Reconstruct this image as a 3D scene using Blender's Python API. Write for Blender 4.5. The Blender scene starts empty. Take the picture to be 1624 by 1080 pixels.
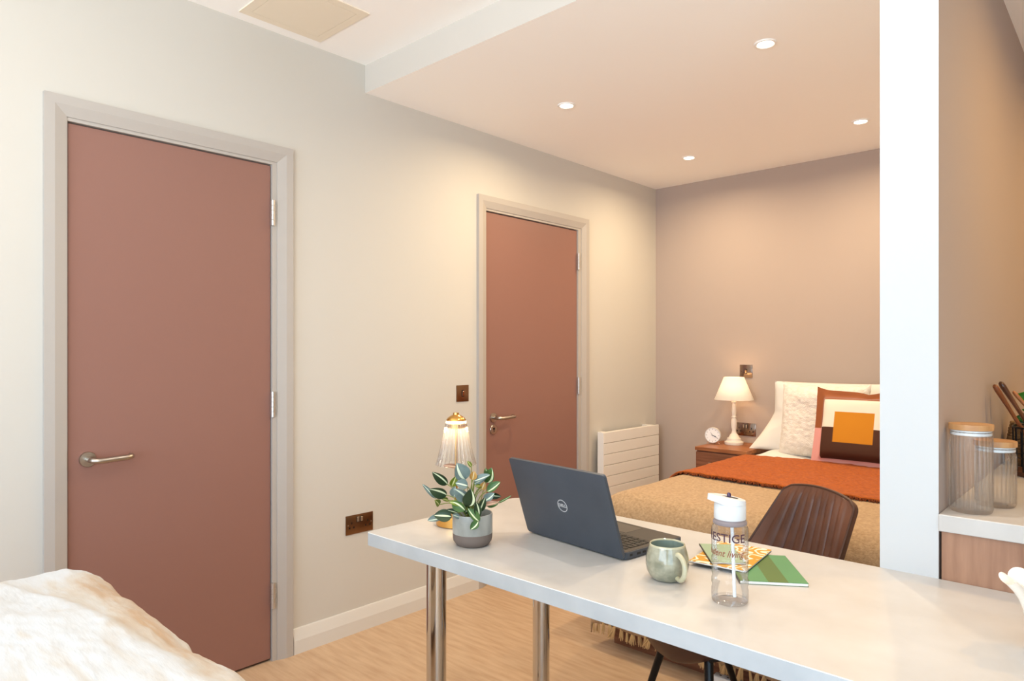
import bpy, bmesh, math, random
from math import sin, cos, pi, radians, sqrt, atan2
from mathutils import Vector, Matrix, noise
random.seed(7)
SC = bpy.context.scene
COL = SC.collection

# ------------------------------------------------------------------ camera
YAW = 0.746457            # camera turned left of +Y
CAMP = Vector((2.624, 0.0, 1.275))
FWD = Vector((-sin(YAW), cos(YAW), 0)); RGT = Vector((cos(YAW), sin(YAW), 0))
cd = bpy.data.cameras.new('camera'); cam = bpy.data.objects.new('camera', cd); COL.objects.link(cam)
cam.location = CAMP; cam.rotation_euler = (pi/2, 0, YAW)
cd.sensor_width = 36.0; cd.lens = 36.0*1080/1624; cd.shift_y = 16.5/1624; cd.clip_start = 0.02
SC.camera = cam

# ------------------------------------------------------------------ world, daylight, exposure
w = bpy.data.worlds.new('sky'); SC.world = w; w.use_nodes = True
bg = w.node_tree.nodes['Background']; bg.inputs[0].default_value = (0.80, 0.90, 1.0, 1); bg.inputs[1].default_value = 1.5
vs = SC.view_settings
vs.view_transform = 'Standard'; vs.look = 'None'; vs.gamma = 1.0; vs.use_curve_mapping = False; vs.exposure = 0.0
def area(name, loc, target, sx, sy, power, col, shape='RECTANGLE', spread=180, parent=None):
    l = bpy.data.lights.new(name, 'AREA'); l.shape = shape; l.size = sx
    if shape == 'RECTANGLE': l.size_y = sy
    l.energy = power; l.color = col; l.spread = radians(spread)
    o = bpy.data.objects.new(name, l); COL.objects.link(o); o.location = loc
    d = Vector(target)-Vector(loc); o.rotation_euler = d.to_track_quat('-Z', 'Y').to_euler()
    if parent: o.parent = parent
    return o
P_WIN, C_WIN = 84, (0.62, 0.82, 1.08)
P_SIDE, C_SIDE = 46, (0.52, 0.80, 1.0)
P_BED, C_BED = 9.6, (1.0, 0.78, 0.49)
P_LIV, C_LIV = 6.5, (1.0, 0.88, 0.76)
P_KIT, C_KIT = 10.5, (1.0, 0.60, 0.20)
P_UP, C_UP = 29, (1.0, 0.89, 0.68)
P_SMALL = 1.0
area('ceiling_fill', (1.9, -0.7, 1.55), (1.6, 0.0, 3.0), .6, .6, P_UP, C_UP)     # unseen fill light, added to brighten the ceiling from below
area('window_daylight', (2.0, -2.36, 1.35), (1.4, 0.6, 2.75), 2.9, 1.9, P_WIN, C_WIN)
area('side_fill_light', (4.27, -1.0, 1.35), (1.6, 0.0, 2.75), 1.9, 1.9, P_SIDE, C_SIDE)  # added side light, lifts the left wall and bounces more light upward
SC.cycles.transparent_max_bounces = 32; SC.cycles.max_bounces = 14; SC.cycles.diffuse_bounces = 8; SC.cycles.sample_clamp_indirect = 6

# ------------------------------------------------------------------ helpers
def lin(h):
    if isinstance(h, str):
        c = [int(h[i:i+2], 16)/255 for i in (0, 2, 4)]
        return tuple((x/12.92 if x <= .04045 else ((x+.055)/1.055)**2.4) for x in c)+(1,)
    return tuple(h)+(1,) if len(h) == 3 else h
MATS = {}
def mat(name, col, rough=.5, metal=0, col2=None, nscale=8, nstretch=(1, 1, 1), detail=3, lo=.35, hi=.65,
        bump=0, bscale=60, bstretch=None, bdist=.01, coat=0, sheen=0, emit=None, estr=0, spec=.5, rot=(0,0,0), subs=0, bkind='NOISE', trans=0, ior=1.45):
    if name in MATS: return MATS[name]
    m = bpy.data.materials.new(name); m.use_nodes = True; nt = m.node_tree; p = nt.nodes['Principled BSDF']
    p.inputs['Base Color'].default_value = lin(col); p.inputs['Roughness'].default_value = rough; p.inputs['Metallic'].default_value = metal
    p.inputs['Coat Weight'].default_value = coat; p.inputs['Sheen Weight'].default_value = sheen
    p.inputs['Specular IOR Level'].default_value = spec; p.inputs['Transmission Weight'].default_value = trans; p.inputs['IOR'].default_value = ior
    if subs: p.inputs['Subsurface Weight'].default_value = subs; p.inputs['Subsurface Radius'].default_value = (.02, .015, .01)
    tc = nt.nodes.new('ShaderNodeTexCoord')
    if col2:
        mp = nt.nodes.new('ShaderNodeMapping'); mp.inputs['Scale'].default_value = nstretch; mp.inputs['Rotation'].default_value = rot
        nz = nt.nodes.new('ShaderNodeTexNoise'); nz.inputs['Scale'].default_value = nscale; nz.inputs['Detail'].default_value = detail
        rp = nt.nodes.new('ShaderNodeValToRGB'); e = rp.color_ramp.elements
        e[0].position = lo; e[0].color = lin(col); e[1].position = hi; e[1].color = lin(col2)
        nt.links.new(tc.outputs['Object'], mp.inputs[0]); nt.links.new(mp.outputs[0], nz.inputs[0])
        nt.links.new(nz.outputs[0], rp.inputs[0]); nt.links.new(rp.outputs[0], p.inputs['Base Color'])
    if bump:
        mp2 = nt.nodes.new('ShaderNodeMapping'); mp2.inputs['Scale'].default_value = bstretch or (1, 1, 1); mp2.inputs['Rotation'].default_value = rot
        if bkind == 'VORONOI':
            n2 = nt.nodes.new('ShaderNodeTexVoronoi'); n2.inputs['Scale'].default_value = bscale
        else:
            n2 = nt.nodes.new('ShaderNodeTexNoise'); n2.inputs['Scale'].default_value = bscale; n2.inputs['Detail'].default_value = 4
        bp = nt.nodes.new('ShaderNodeBump'); bp.inputs['Strength'].default_value = bump; bp.inputs['Distance'].default_value = bdist
        nt.links.new(tc.outputs['Object'], mp2.inputs[0]); nt.links.new(mp2.outputs[0], n2.inputs[0])
        nt.links.new(n2.outputs[0], bp.inputs['Height']); nt.links.new(bp.outputs[0], p.inputs['Normal'])
    if emit:
        p.inputs['Emission Color'].default_value = lin(emit); p.inputs['Emission Strength'].default_value = estr
    MATS[name] = m; return m
def glass(name, tint=(1, 1, 1), gl=.7, edge=(.75, .78, .78), rough=.02, blend=3.0, body=0):
    """thin clear sheet: see-through, darker edge-on, reflecting more towards grazing, with a trace of milky body"""
    m = bpy.data.materials.new(name); m.use_nodes = True; nt = m.node_tree; N = nt.nodes; N.remove(N['Principled BSDF']); L = nt.links
    out = N['Material Output']
    lw0 = N.new('ShaderNodeLayerWeight'); lw0.inputs[0].default_value = .5
    lw = N.new('ShaderNodeMath'); lw.operation = 'POWER'; lw.inputs[1].default_value = blend; L.new(lw0.outputs['Facing'], lw.inputs[0])
    mc = N.new('ShaderNodeMix'); mc.data_type = 'RGBA'; mc.inputs[6].default_value = tint+(1,); mc.inputs[7].default_value = edge+(1,)
    tr = N.new('ShaderNodeBsdfTransparent'); gg = N.new('ShaderNodeBsdfGlossy'); gg.inputs['Roughness'].default_value = rough
    fr = N.new('ShaderNodeFresnel'); fr.inputs[0].default_value = 1.45
    mu = N.new('ShaderNodeMath'); mu.operation = 'MULTIPLY'; mu.inputs[1].default_value = gl; mu.use_clamp = True
    mx = N.new('ShaderNodeMixShader'); L.new(lw.outputs[0], mc.inputs[0]); L.new(mc.outputs[2], tr.inputs[0])
    L.new(fr.outputs[0], mu.inputs[0]); L.new(mu.outputs[0], mx.inputs[0]); L.new(tr.outputs[0], mx.inputs[1]); L.new(gg.outputs[0], mx.inputs[2])
    last = mx
    if body:
        df = N.new('ShaderNodeBsdfDiffuse'); df.inputs[0].default_value = (.9, .9, .9, 1); tl = N.new('ShaderNodeBsdfTranslucent'); tl.inputs[0].default_value = (.9, .9, .9, 1)
        ad = N.new('ShaderNodeMixShader'); ad.inputs[0].default_value = .5; L.new(df.outputs[0], ad.inputs[1]); L.new(tl.outputs[0], ad.inputs[2])
        m2 = N.new('ShaderNodeMixShader'); m2.inputs[0].default_value = body; L.new(mx.outputs[0], m2.inputs[1]); L.new(ad.outputs[0], m2.inputs[2]); last = m2
    L.new(last.outputs[0], out.inputs[0]); MATS[name] = m; return m

def obj(name, verts, faces, m, parent=None, loc=None, smooth=True, angle=35, mi=None):
    me = bpy.data.meshes.new(name); me.from_pydata([tuple(v) for v in verts], [], faces)
    for mm in (m if isinstance(m, (list, tuple)) else [m]): me.materials.append(mm)
    if mi:
        for p, k in zip(me.polygons, mi): p.material_index = k
    me.validate(); me.update()
    bm = bmesh.new(); bm.from_mesh(me); bmesh.ops.recalc_face_normals(bm, faces=bm.faces); bm.to_mesh(me); bm.free()
    if smooth:
        me.polygons.foreach_set('use_smooth', [True]*len(me.polygons)); me.set_sharp_from_angle(angle=radians(angle))
    o = bpy.data.objects.new(name, me); COL.objects.link(o)
    if parent: o.parent = parent
    if loc: o.location = loc
    return o
def obm(name, bm, m, parent=None, loc=None, smooth=True, angle=35):
    me = bpy.data.meshes.new(name); bmesh.ops.recalc_face_normals(bm, faces=bm.faces); bm.to_mesh(me); bm.free()
    for mm in (m if isinstance(m, (list, tuple)) else [m]): me.materials.append(mm)
    if smooth:
        me.polygons.foreach_set('use_smooth', [True]*len(me.polygons)); me.set_sharp_from_angle(angle=radians(angle))
    o = bpy.data.objects.new(name, me); COL.objects.link(o)
    if parent: o.parent = parent
    if loc: o.location = loc
    return o
def bbox(bm, x0, x1, y0, y1, z0, z1, bev=0, seg=2, M=None):
    vs = [bm.verts.new(v) for v in [(x0,y0,z0),(x1,y0,z0),(x1,y1,z0),(x0,y1,z0),(x0,y0,z1),(x1,y0,z1),(x1,y1,z1),(x0,y1,z1)]]
    fs = [bm.faces.new([vs[i] for i in f]) for f in [(3,2,1,0),(4,5,6,7),(0,1,5,4),(1,2,6,5),(2,3,7,6),(3,0,4,7)]]
    if bev:
        es = list({e for f in fs for e in f.edges})
        r = bmesh.ops.bevel(bm, geom=es, offset=bev, segments=seg, profile=.5, affect='EDGES')
        vs = list({v for f in r['faces'] for v in f.verts} | {v for v in vs if v.is_valid})
    if M is not None: bmesh.ops.transform(bm, matrix=M, verts=[v for v in vs if v.is_valid])
def box(name, x0, x1, y0, y1, z0, z1, m, parent=None, bev=0, seg=2, M=None, smooth=True):
    bm = bmesh.new(); bbox(bm, x0, x1, y0, y1, z0, z1, bev, seg, M); return obm(name, bm, m, parent, smooth=smooth)
def lathe_vf(prof, n=48, cap0=True, cap1=True, rf=None, z0=0):
    vs, fs = [], []
    for i, (r, z) in enumerate(prof):
        for k in range(n):
            a = 2*pi*k/n; rr = r*(rf(a, i, len(prof)) if rf else 1)
            vs.append((rr*cos(a), rr*sin(a), z))
    for i in range(len(prof)-1):
        for k in range(n):
            a, b = i*n+k, i*n+(k+1) % n; fs.append((a, b, b+n, a+n))
    if cap0: fs.append(tuple(range(n-1, -1, -1)))
    if cap1: fs.append(tuple(range((len(prof)-1)*n, len(prof)*n)))
    return vs, fs
def lathe(name, prof, m, parent=None, n=48, cap0=True, cap1=True, rf=None, loc=None, angle=35, M=None):
    vs, fs = lathe_vf(prof, n, cap0, cap1, rf)
    if M is not None: vs = [M @ Vector(v) for v in vs]
    return obj(name, vs, fs, m, parent, loc, angle=angle)
def tube_vf(pts, rad, n=12, off=0):
    pts = [Vector(p) for p in pts]; vs, fs = [], []
    t0 = (pts[1]-pts[0]).normalized(); up = Vector((0, 0, 1)) if abs(t0.z) < .9 else Vector((1, 0, 0))
    nrm = t0.cross(up).normalized()
    for i, p in enumerate(pts):
        t = ((pts[min(i+1, len(pts)-1)]-pts[max(i-1, 0)])).normalized()
        nrm = (nrm-t*nrm.dot(t)).normalized(); b = t.cross(nrm); r = rad[i] if isinstance(rad, (list, tuple)) else rad
        for k in range(n):
            a = 2*pi*k/n; vs.append(p+(nrm*cos(a)+b*sin(a))*r)
    for i in range(len(pts)-1):
        for k in range(n):
            a, c = off+i*n+k, off+i*n+(k+1) % n; fs.append((a, c, c+n, a+n))
    fs.append(tuple(off+k for k in range(n-1, -1, -1))); fs.append(tuple(off+(len(pts)-1)*n+k for k in range(n)))
    return vs, fs
def tube(name, pts, rad, m, parent=None, n=12, angle=40):
    vs, fs = tube_vf(pts, rad, n); return obj(name, vs, fs, m, parent, angle=angle)
def smooth_path(pts, k=6):
    P = [Vector(p) for p in pts]; out = []
    for i in range(len(P)-1):
        p0, p1, p2, p3 = P[max(i-1, 0)], P[i], P[i+1], P[min(i+2, len(P)-1)]
        for j in range(k):
            t = j/k; out.append(.5*((2*p1)+(p2-p0)*t+(2*p0-5*p1+4*p2-p3)*t*t+(-p0+3*p1-3*p2+p3)*t**3))
    out.append(P[-1]); return out
def grid_vf(f, nu, nv):
    vs = [f(i/nu, j/nv) for j in range(nv+1) for i in range(nu+1)]
    fs = [(j*(nu+1)+i, j*(nu+1)+i+1, (j+1)*(nu+1)+i+1, (j+1)*(nu+1)+i) for j in range(nv) for i in range(nu)]
    return vs, fs
def solid(o, t, off=-1):
    md = o.modifiers.new('solid', 'SOLIDIFY'); md.thickness = t; md.offset = off; return o
def thing(name, label, cat, loc=(0, 0, 0), rotz=0, group=None):
    o = bpy.data.objects.new(name, None); COL.objects.link(o); o.location = loc; o.rotation_euler = (0, 0, rotz)
    o.empty_display_size = .05; o['label'] = label; o['category'] = cat
    if group: o['group'] = group
    return o
def tag(o, label, cat, group=None):
    o['label'] = label; o['category'] = cat
    if group: o['group'] = group
    return o
def struct(o): o['kind'] = 'structure'; return o
def ss(a, b, x): t = max(0, min(1, (x-a)/(b-a))); return t*t*(3-2*t)

# ------------------------------------------------------------------ materials
M_wall = mat('wall_paint', 'C9C4BB', .85, bump=.05, bscale=300, bdist=.001)
M_white = mat('white_paint', 'C9CACA', .8)
M_ceil = mat('ceiling_paint', 'FDFBF8', .9)
M_taupe = mat('taupe_paint', 'B0A096', .85, bump=.05, bscale=300, bdist=.001)
M_skirt = mat('skirting_paint', 'D8D4CD', .45)
M_frame = mat('greige_gloss_paint', 'B2ABA4', .42)
M_door = mat('mauve_door_laminate', '8E665A', .42, bump=.03, bscale=500, bdist=.0005)
M_steel = mat('brushed_steel', 'B9AFA4', .28, 1)
M_hinge = mat('satin_hinge_steel', 'C9C4BE', .38, .85)
M_dark = mat('dark_gap', '1A1412', .9)
M_chrome = mat('chrome', 'DADADA', .06, 1)
M_bronze = mat('bronze_plate', '8A6A50', .3, 1, bump=.15, bscale=20, bstretch=(1, 1, 60), bdist=.001)
M_nickel = mat('polished_nickel_plate', '9A8474', .16, 1)
M_black = mat('black_plastic', '14110F', .5)
M_blackm = mat('black_metal', '0E0E10', .35, .3)
M_lam = mat('pale_laminate', 'C9C5C0', .34, col2='BDB8B2', nscale=9, detail=6, lo=.3, hi=.75)
M_edge = mat('laminate_edge', 'C2C6C8', .35, col2='B8BDC0', nscale=12)
M_floor = mat('oak_vinyl', 'C8AB8C', .5, col2='B59475', nscale=4, nstretch=(1.6, 11, 1), detail=9, lo=.36, hi=.74, bump=.06, bscale=9, bstretch=(1.5, 22, 1), bdist=.002)
M_walnut = mat('walnut_laminate', 'A5693F', .4, col2='8A5230', nscale=4, nstretch=(2, 14, 22), detail=6)
M_walnutd = mat('dark_walnut_laminate', '8A5A40', .42, col2='6E422C', nscale=3, nstretch=(1.5, 10, 22), detail=6)
M_oakp = mat('oak_laminate', 'AC8266', .42, col2='8C644C', nscale=4.2, nstretch=(9, 9, 1.0), detail=7, lo=.34, hi=.72)
M_brass = mat('brass', 'D9A85C', .22, 1)

# ------------------------------------------------------------------ structure
XR, Y0, Y1, ZU, ZL = 4.3, -2.4, 4.393, 2.589, 2.462
YS = 1.842                                                   # where the lower ceiling starts
D1 = (0.661, 1.381); D2 = (2.624, 3.448)                     # door leaves
struct(box('floor', -.1, XR+.1, Y0-.1, Y1+.1, -.08, 0, M_floor, smooth=False))
bm = bmesh.new()
lin_t = .013
for a, b, z0 in ((Y0, D1[0]-.012, 0), (D1[0]-.012, D1[1]+.012, 2.05), (D1[1]+.012, D2[0]-.012, 0), (D2[0]-.012, D2[1]+.012, 2.05), (D2[1]+.012, Y1, 0)):
    bbox(bm, -.12, 0, a, b, z0, 2.7)
struct(obm('wall_left', bm, M_wall, smooth=False))
struct(box('wall_back', -.12, XR+.12, Y1, Y1+.12, 0, 2.7, M_taupe, smooth=False))
bm = bmesh.new()
for a in ((Y0, -2.0, 0, 2.7), (0, Y1, 0, 2.7), (-2.0, 0, 0, .45), (-2.0, 0, 2.45, 2.7)): bbox(bm, XR, XR+.12, a[0], a[1], a[2], a[3])
struct(obm('wall_right', bm, M_wall, smooth=False))
WX0, WX1, WZ0, WZ1 = .5, 3.5, .45, 2.45
bm = bmesh.new()
bbox(bm, -.12, WX0, Y0-.12, Y0, 0, 2.7); bbox(bm, WX1, XR+.12, Y0-.12, Y0, 0, 2.7)
bbox(bm, WX0, WX1, Y0-.12, Y0, 0, WZ0); bbox(bm, WX0, WX1, Y0-.12, Y0, WZ1, 2.7)
struct(obm('wall_front', bm, M_wall, smooth=False))
wn = bpy.data.objects.new('window_1', None); COL.objects.link(wn); wn['kind'] = 'structure'; wn.location = ((WX0+WX1)/2, Y0-.06, WZ0)
M_wf = mat('window_frame_grey', '6E6E6C', .4)
bm = bmesh.new(); W2 = (WX1-WX0)/2; H = WZ1-WZ0
for a in ((-W2, -W2+.05, 0, H), (W2-.05, W2, 0, H), (-.025, .025, 0, H), (-W2, W2, 0, .05), (-W2, W2, H-.05, H)): bbox(bm, a[0], a[1], -.03, .03, a[2], a[3])
obm('window_frame', bm, M_wf, wn, smooth=False)
wn = bpy.data.objects.new('added_side_window', None); COL.objects.link(wn); wn['kind'] = 'structure'; wn.location = (XR+.06, -1.0, .45)  # invented window, frames the opening added for the side fill
bm = bmesh.new()
for a in ((-1, -.95, 0, 2), (.95, 1, 0, 2), (-1, 1, 0, .05), (-1, 1, 1.95, 2)): bbox(bm, -.03, .03, a[0], a[1], a[2], a[3])
obm('window_frame', bm, M_wf, wn, smooth=False)
# ceilings
struct(box('ceiling', 0, XR, Y0, YS, ZU, ZU+.1, M_ceil, smooth=False))
struct(obj('ceiling_lower', [(0,YS,ZL),(XR,YS,ZL),(XR,Y1,ZL),(0,Y1,ZL),(0,YS,ZU+.1),(XR,YS,ZU+.1),(XR,Y1,ZU+.1),(0,Y1,ZU+.1)], [(3,2,1,0),(4,5,6,7),(0,1,5,4),(1,2,6,5),(2,3,7,6),(3,0,4,7)], [M_ceil, mat('ceiling_paint_dimmed', 'CFC8BE', .9)], smooth=False, mi=[0,0,1,0,0,0]))  # step face: same white as the ceiling, darkened to tone down its brightness
# partition: white end and bed side, taupe kitchen side
PX0, PX1, PY = 2.157, 2.280, 1.820
v = [(PX0, PY, 0), (PX1, PY, 0), (PX1, Y1, 0), (PX0, Y1, 0), (PX0, PY, ZL), (PX1, PY, ZL), (PX1, Y1, ZL), (PX0, Y1, ZL)]
v = [(x, y, (z if z == 0 else (ZL if y > YS else ZL))) for x, y, z in v]
struct(obj('wall_partition', v, [(3,2,1,0),(4,5,6,7),(0,1,5,4),(1,2,6,5),(2,3,7,6),(3,0,4,7)], [M_white, M_taupe], smooth=False, mi=[0,0,0,1,0,0]))
struct(box('wall_partition_head', PX0, PX1, PY, YS, ZL, ZU, M_white, smooth=False))
# baseboards
def skirt(name, a, b):
    prof = [(0, 0), (.018, 0), (.018, .056), (.007, .100), (.005, .104), (0, .104)]
    vs = [(x, y, z) for y in (a, b) for x, z in prof]; n = len(prof)
    fs = [(i, (i+1) % n, (i+1) % n+n, i+n) for i in range(n)]+[tuple(range(n-1, -1, -1)), tuple(range(n, 2*n))]
    return struct(obj(name, vs, fs, M_skirt, smooth=False))
skirt('baseboard_left', 1.474, 2.556); skirt('baseboard_left_rear', 3.547, Y1); skirt('baseboard_left_front', Y0, .589)
def skirt_x(name, a, b):
    prof = [(0, 0), (.018, 0), (.018, .056), (.007, .100), (.005, .104), (0, .104)]
    vs = [(y, Y1-x, z) for y in (a, b) for x, z in prof]; n = len(prof)
    fs = [(i, (i+1) % n, (i+1) % n+n, i+n) for i in range(n)]+[tuple(range(n-1, -1, -1)), tuple(range(n, 2*n))]
    return struct(obj(name, vs, fs, M_skirt, smooth=False))
skirt_x('baseboard_back', .018, PX0)

def text_mesh(body, size, extr=.0003, shear=0, bold=0, align='CENTER'):
    c = bpy.data.curves.new('lettering', 'FONT'); c.body = body; c.size = size; c.extrude = extr; c.shear = shear; c.offset = bold; c.align_x = align; c.align_y = 'CENTER'
    c.resolution_u = 3
    o = bpy.data.objects.new('lettering', c); COL.objects.link(o)
    bpy.context.view_layer.update()
    me = bpy.data.meshes.new_from_object(o.evaluated_get(bpy.context.evaluated_depsgraph_get()))
    V = [v.co.copy() for v in me.vertices]; F = [tuple(p.vertices) for p in me.polygons]
    bpy.data.objects.remove(o); bpy.data.curves.remove(c); bpy.data.meshes.remove(me)
    return V, F

# ---- doors
def door(name, y0, y1, outer0, outer1, lock):
    d = bpy.data.objects.new(name, None); COL.objects.link(d); d.location = (0, (y0+y1)/2, 0); d['kind'] = 'structure'
    yc = (y0+y1)/2; W = (y1-y0)/2; a = outer0-yc; b = outer1-yc; top = 2.118
    # architrave with mitred splayed profile; u = distance from outer edge, h = stands proud
    prof = [(0, 0), (0, .019), (.030, .019), (.066, .008), (.066, 0)]
    n = len(prof); vs = []
    for (uy, uz) in ((1, None),):
        pass
    for (cy, cz, sy, sz) in ((a, 0, 1, 0), (a, top, 1, -1), (b, top, -1, -1), (b, 0, -1, 0)):
        for u, h in prof: vs.append((h, cy+sy*u, cz+sz*u))
    fs = []
    for s in range(3):
        for i in range(n):
            p, q = s*n+i, s*n+(i+1) % n; fs.append((p, q, q+n, p+n))
    fs += [tuple(range(n-1, -1, -1)), tuple(range(3*n, 4*n))]
    obj('architrave', vs, fs, M_frame, d, smooth=False)
    # lining: between architrave and leaf, with stop behind
    bm = bmesh.new()
    ia, ib = a+.060, b-.060
    bbox(bm, -.12, .004, ia, -W-.003, 0, 2.040); bbox(bm, -.12, .004, W+.003, ib, 0, 2.040); bbox(bm, -.12, .004, ia, ib, 2.040, top-.058)
    bbox(bm, -.085, -.052, -W-.004, -W+.014, 0, 2.040); bbox(bm, -.085, -.052, W-.014, W+.004, 0, 2.040); bbox(bm, -.085, -.052, -W, W, 2.022, 2.040)
    obm('door_lining', bm, M_frame, d, smooth=False)
    box('door_leaf', -.050, -.006, -W, W, .010, 2.036, M_door, d, bev=.0015, seg=1)
    box('threshold_shadow_gap', -.12, -.06, -W, W, 0, .008, M_dark, d, smooth=False)
    box('passage_blank', -.118, -.112, -W, W, .0, 2.03, M_dark, d, smooth=False)
    # handle: rose + lever
    hy = -W+(.0575 if not lock else .064); hz = .907
    rz = Matrix.Translation((-.006, hy, hz)) @ Matrix.Rotation(pi/2, 4, 'Y')
    h = lathe('handle', [(.026, 0), (.026, .006), (.0245, .009), (.012, .0095)], M_steel, d, n=40, M=rz)
    pts = [(-.0, hy, hz), (.030, hy, hz), (.044, hy+.004, hz), (.052, hy+.016, hz-.002), (.054, hy+.035, hz-.002), (.054, hy+.075, hz-.0), (.053, hy+.105, hz+.001), (.047, hy+.119, hz+.002), (.034, hy+.125, hz+.002), (.022, hy+.126, hz+.002)]
    lv = tube('lever', smooth_path(pts, 5), .0095, M_steel, h, n=14); 
    if lock:
        rz = Matrix.Translation((-.006, hy, hz-.066)) @ Matrix.Rotation(pi/2, 4, 'Y')
        k = lathe('keyhole_plate', [(.026, 0), (.026, .006), (.0245, .008)], M_steel, d, n=36, M=rz)
        k['label'] = 'round steel lock escutcheon below the lever'
        bm = bmesh.new(); bbox(bm, .0018, .003, hy-.003, hy+.003, hz-.079, hz-.064); bbox(bm, .0018, .003, hy-.007, hy+.007, hz-.066, hz-.055, .002); obm('keyhole', bm, M_black, k)
    box('strike_plate', -.03, .0045, -W-.0075, -W-.0035, hz-.035, hz+.035, M_steel, d)
    for z in (1.841, 1.056, .271):
        hn = tube('hinge', [(.007, W+.004, z-.052), (.007, W+.004, z+.052)], .0085, M_hinge, d, n=16)
        bm = bmesh.new()
        for zz in (-.03, -.01, .01, .03): bbox(bm, .000, .0158, W-.0048, W+.0128, z+zz-.0008, z+zz+.0008)
        bbox(bm, -.003, .0045, W-.002, W+.016, z-.05, z+.05)
        obm('knuckle', bm, M_hinge, hn)
    return d
door('door_1', D1[0], D1[1], .589, 1.470, False)
door('door_2', D2[0], D2[1], 2.556, 3.547, True)

# ---- ceiling access panel
t = thing('access_panel', 'square cream access panel flush in the high ceiling near the left wall', 'ceiling panel', (.24, 1.392, ZU))
M_pan = mat('cream_panel', 'ECE0CC', .6)
bm = bmesh.new(); o_ = .178; i_ = .143
for a in ((-o_, o_, -o_, -i_), (-o_, o_, i_, o_), (-o_, -i_, -i_, i_), (i_, o_, -i_, i_)): bbox(bm, a[0], a[1], a[2], a[3], -.004, .0)
obm('panel_frame', bm, M_pan, t, smooth=False)
box('hatch', -.1415, .1415, -.1415, .1415, -.004, .004, M_pan, t, smooth=False)
box('shadow_gap', -.143, .143, -.143, .143, -.0005, .003, mat('gap_brown', '7A654B', .9), t, smooth=False)

# ---- downlights
def downlight(x, y, z, label, power, group, col):
    t = thing('downlight', label, 'ceiling light', (x, y, z), group=group)
    lathe('trim_ring', [(.030, -.0035), (.034, -.006), (.041, -.005), (.043, 0), (.030, 0)], mat('white_trim', 'F2F0EC', .4), t, n=40, cap0=False, cap1=False)
    lathe('lamp_lens', [(.0305, -.0032), (.0305, -.0012)], mat('lit_lens', 'FFFFFF', .5, emit='FFF1DC', estr=14), t, n=32)
    l = area('downlight_lamp', (0, 0, -.012), (0, 0, -1), .06, .06, power, col, 'DISK', 166, t)
    return t
for x, y, lb in ((1.557, 2.594, 'lit round downlight nearest the white pillar, topmost in the photo'), (.583, 2.594, 'lit round downlight above the far mauve door'),
                 (1.557, 3.806, 'lit round downlight close to the pillar edge over the bed head'), (.583, 3.806, 'lit round downlight nearest the back left corner of the ceiling')):
    downlight(x, y, ZL, lb, P_BED, 'downlights above the bed', C_BED)
for x, y, lb in ((.80, .42, 'round downlight in the high ceiling in front of the near door'), (1.95, .25, 'round downlight in the high ceiling over the sofa'), (1.96, 1.62, 'round downlight in the high ceiling over the desk')):
    downlight(x, y, ZU, lb, P_LIV*(1.0 if x > 1.955 else .22), 'downlights of the living area', C_LIV)
for x, y, lb in ((3.05, 2.45, 'round downlight over the front of the kitchen counter'), (3.05, 3.6, 'round downlight over the rear of the kitchen counter')):
    downlight(x, y, ZL, lb, P_KIT, 'downlights of the kitchen', C_KIT)

# ---- radiator
t = thing('radiator', 'white horizontal flat panel radiator on the left wall beside the bed', 'radiator', (.03, 3.95, .12))
M_rad = mat('radiator_enamel', 'E9E4DD', .35)
ya, yb = -.336, .344; zt = .628
for k in range(8):
    z1 = zt-.0005-k*.0718; box('slat', .043, .055, ya+.003, yb, z1-.0688, z1, M_rad, t, bev=.0015, seg=1)
box('back_panel', .030, .0435, ya+.004, yb-.002, zt-.0718*8+.004, zt-.004, mat('radiator_gap', '8A7A6C', .8), t, smooth=False)
box('side_cover', .008, .055, ya-.004, ya+.003, zt-.0718*8, zt, M_rad, t, bev=.001, seg=1)
box('top_grille', .018, .044, ya+.003, yb-.06, zt-.010, zt-.002, M_rad, t, smooth=False)
box('wall_bracket', -.028, .043, yb-.09, yb-.05, zt-.03, zt+.001, M_rad, t); box('wall_bracket', -.028, .043, ya+.05, ya+.09, zt-.03, zt-.004, M_rad, t)
tube('valve_pipe', [(.02, ya-.025, zt-.28), (.02, ya-.025, -.11)], .007, M_rad, t)
tube('valve_pipe', [(.0, ya-.045, zt-.28), (.0, ya-.045, -.11)], .006, M_rad, t)

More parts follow.
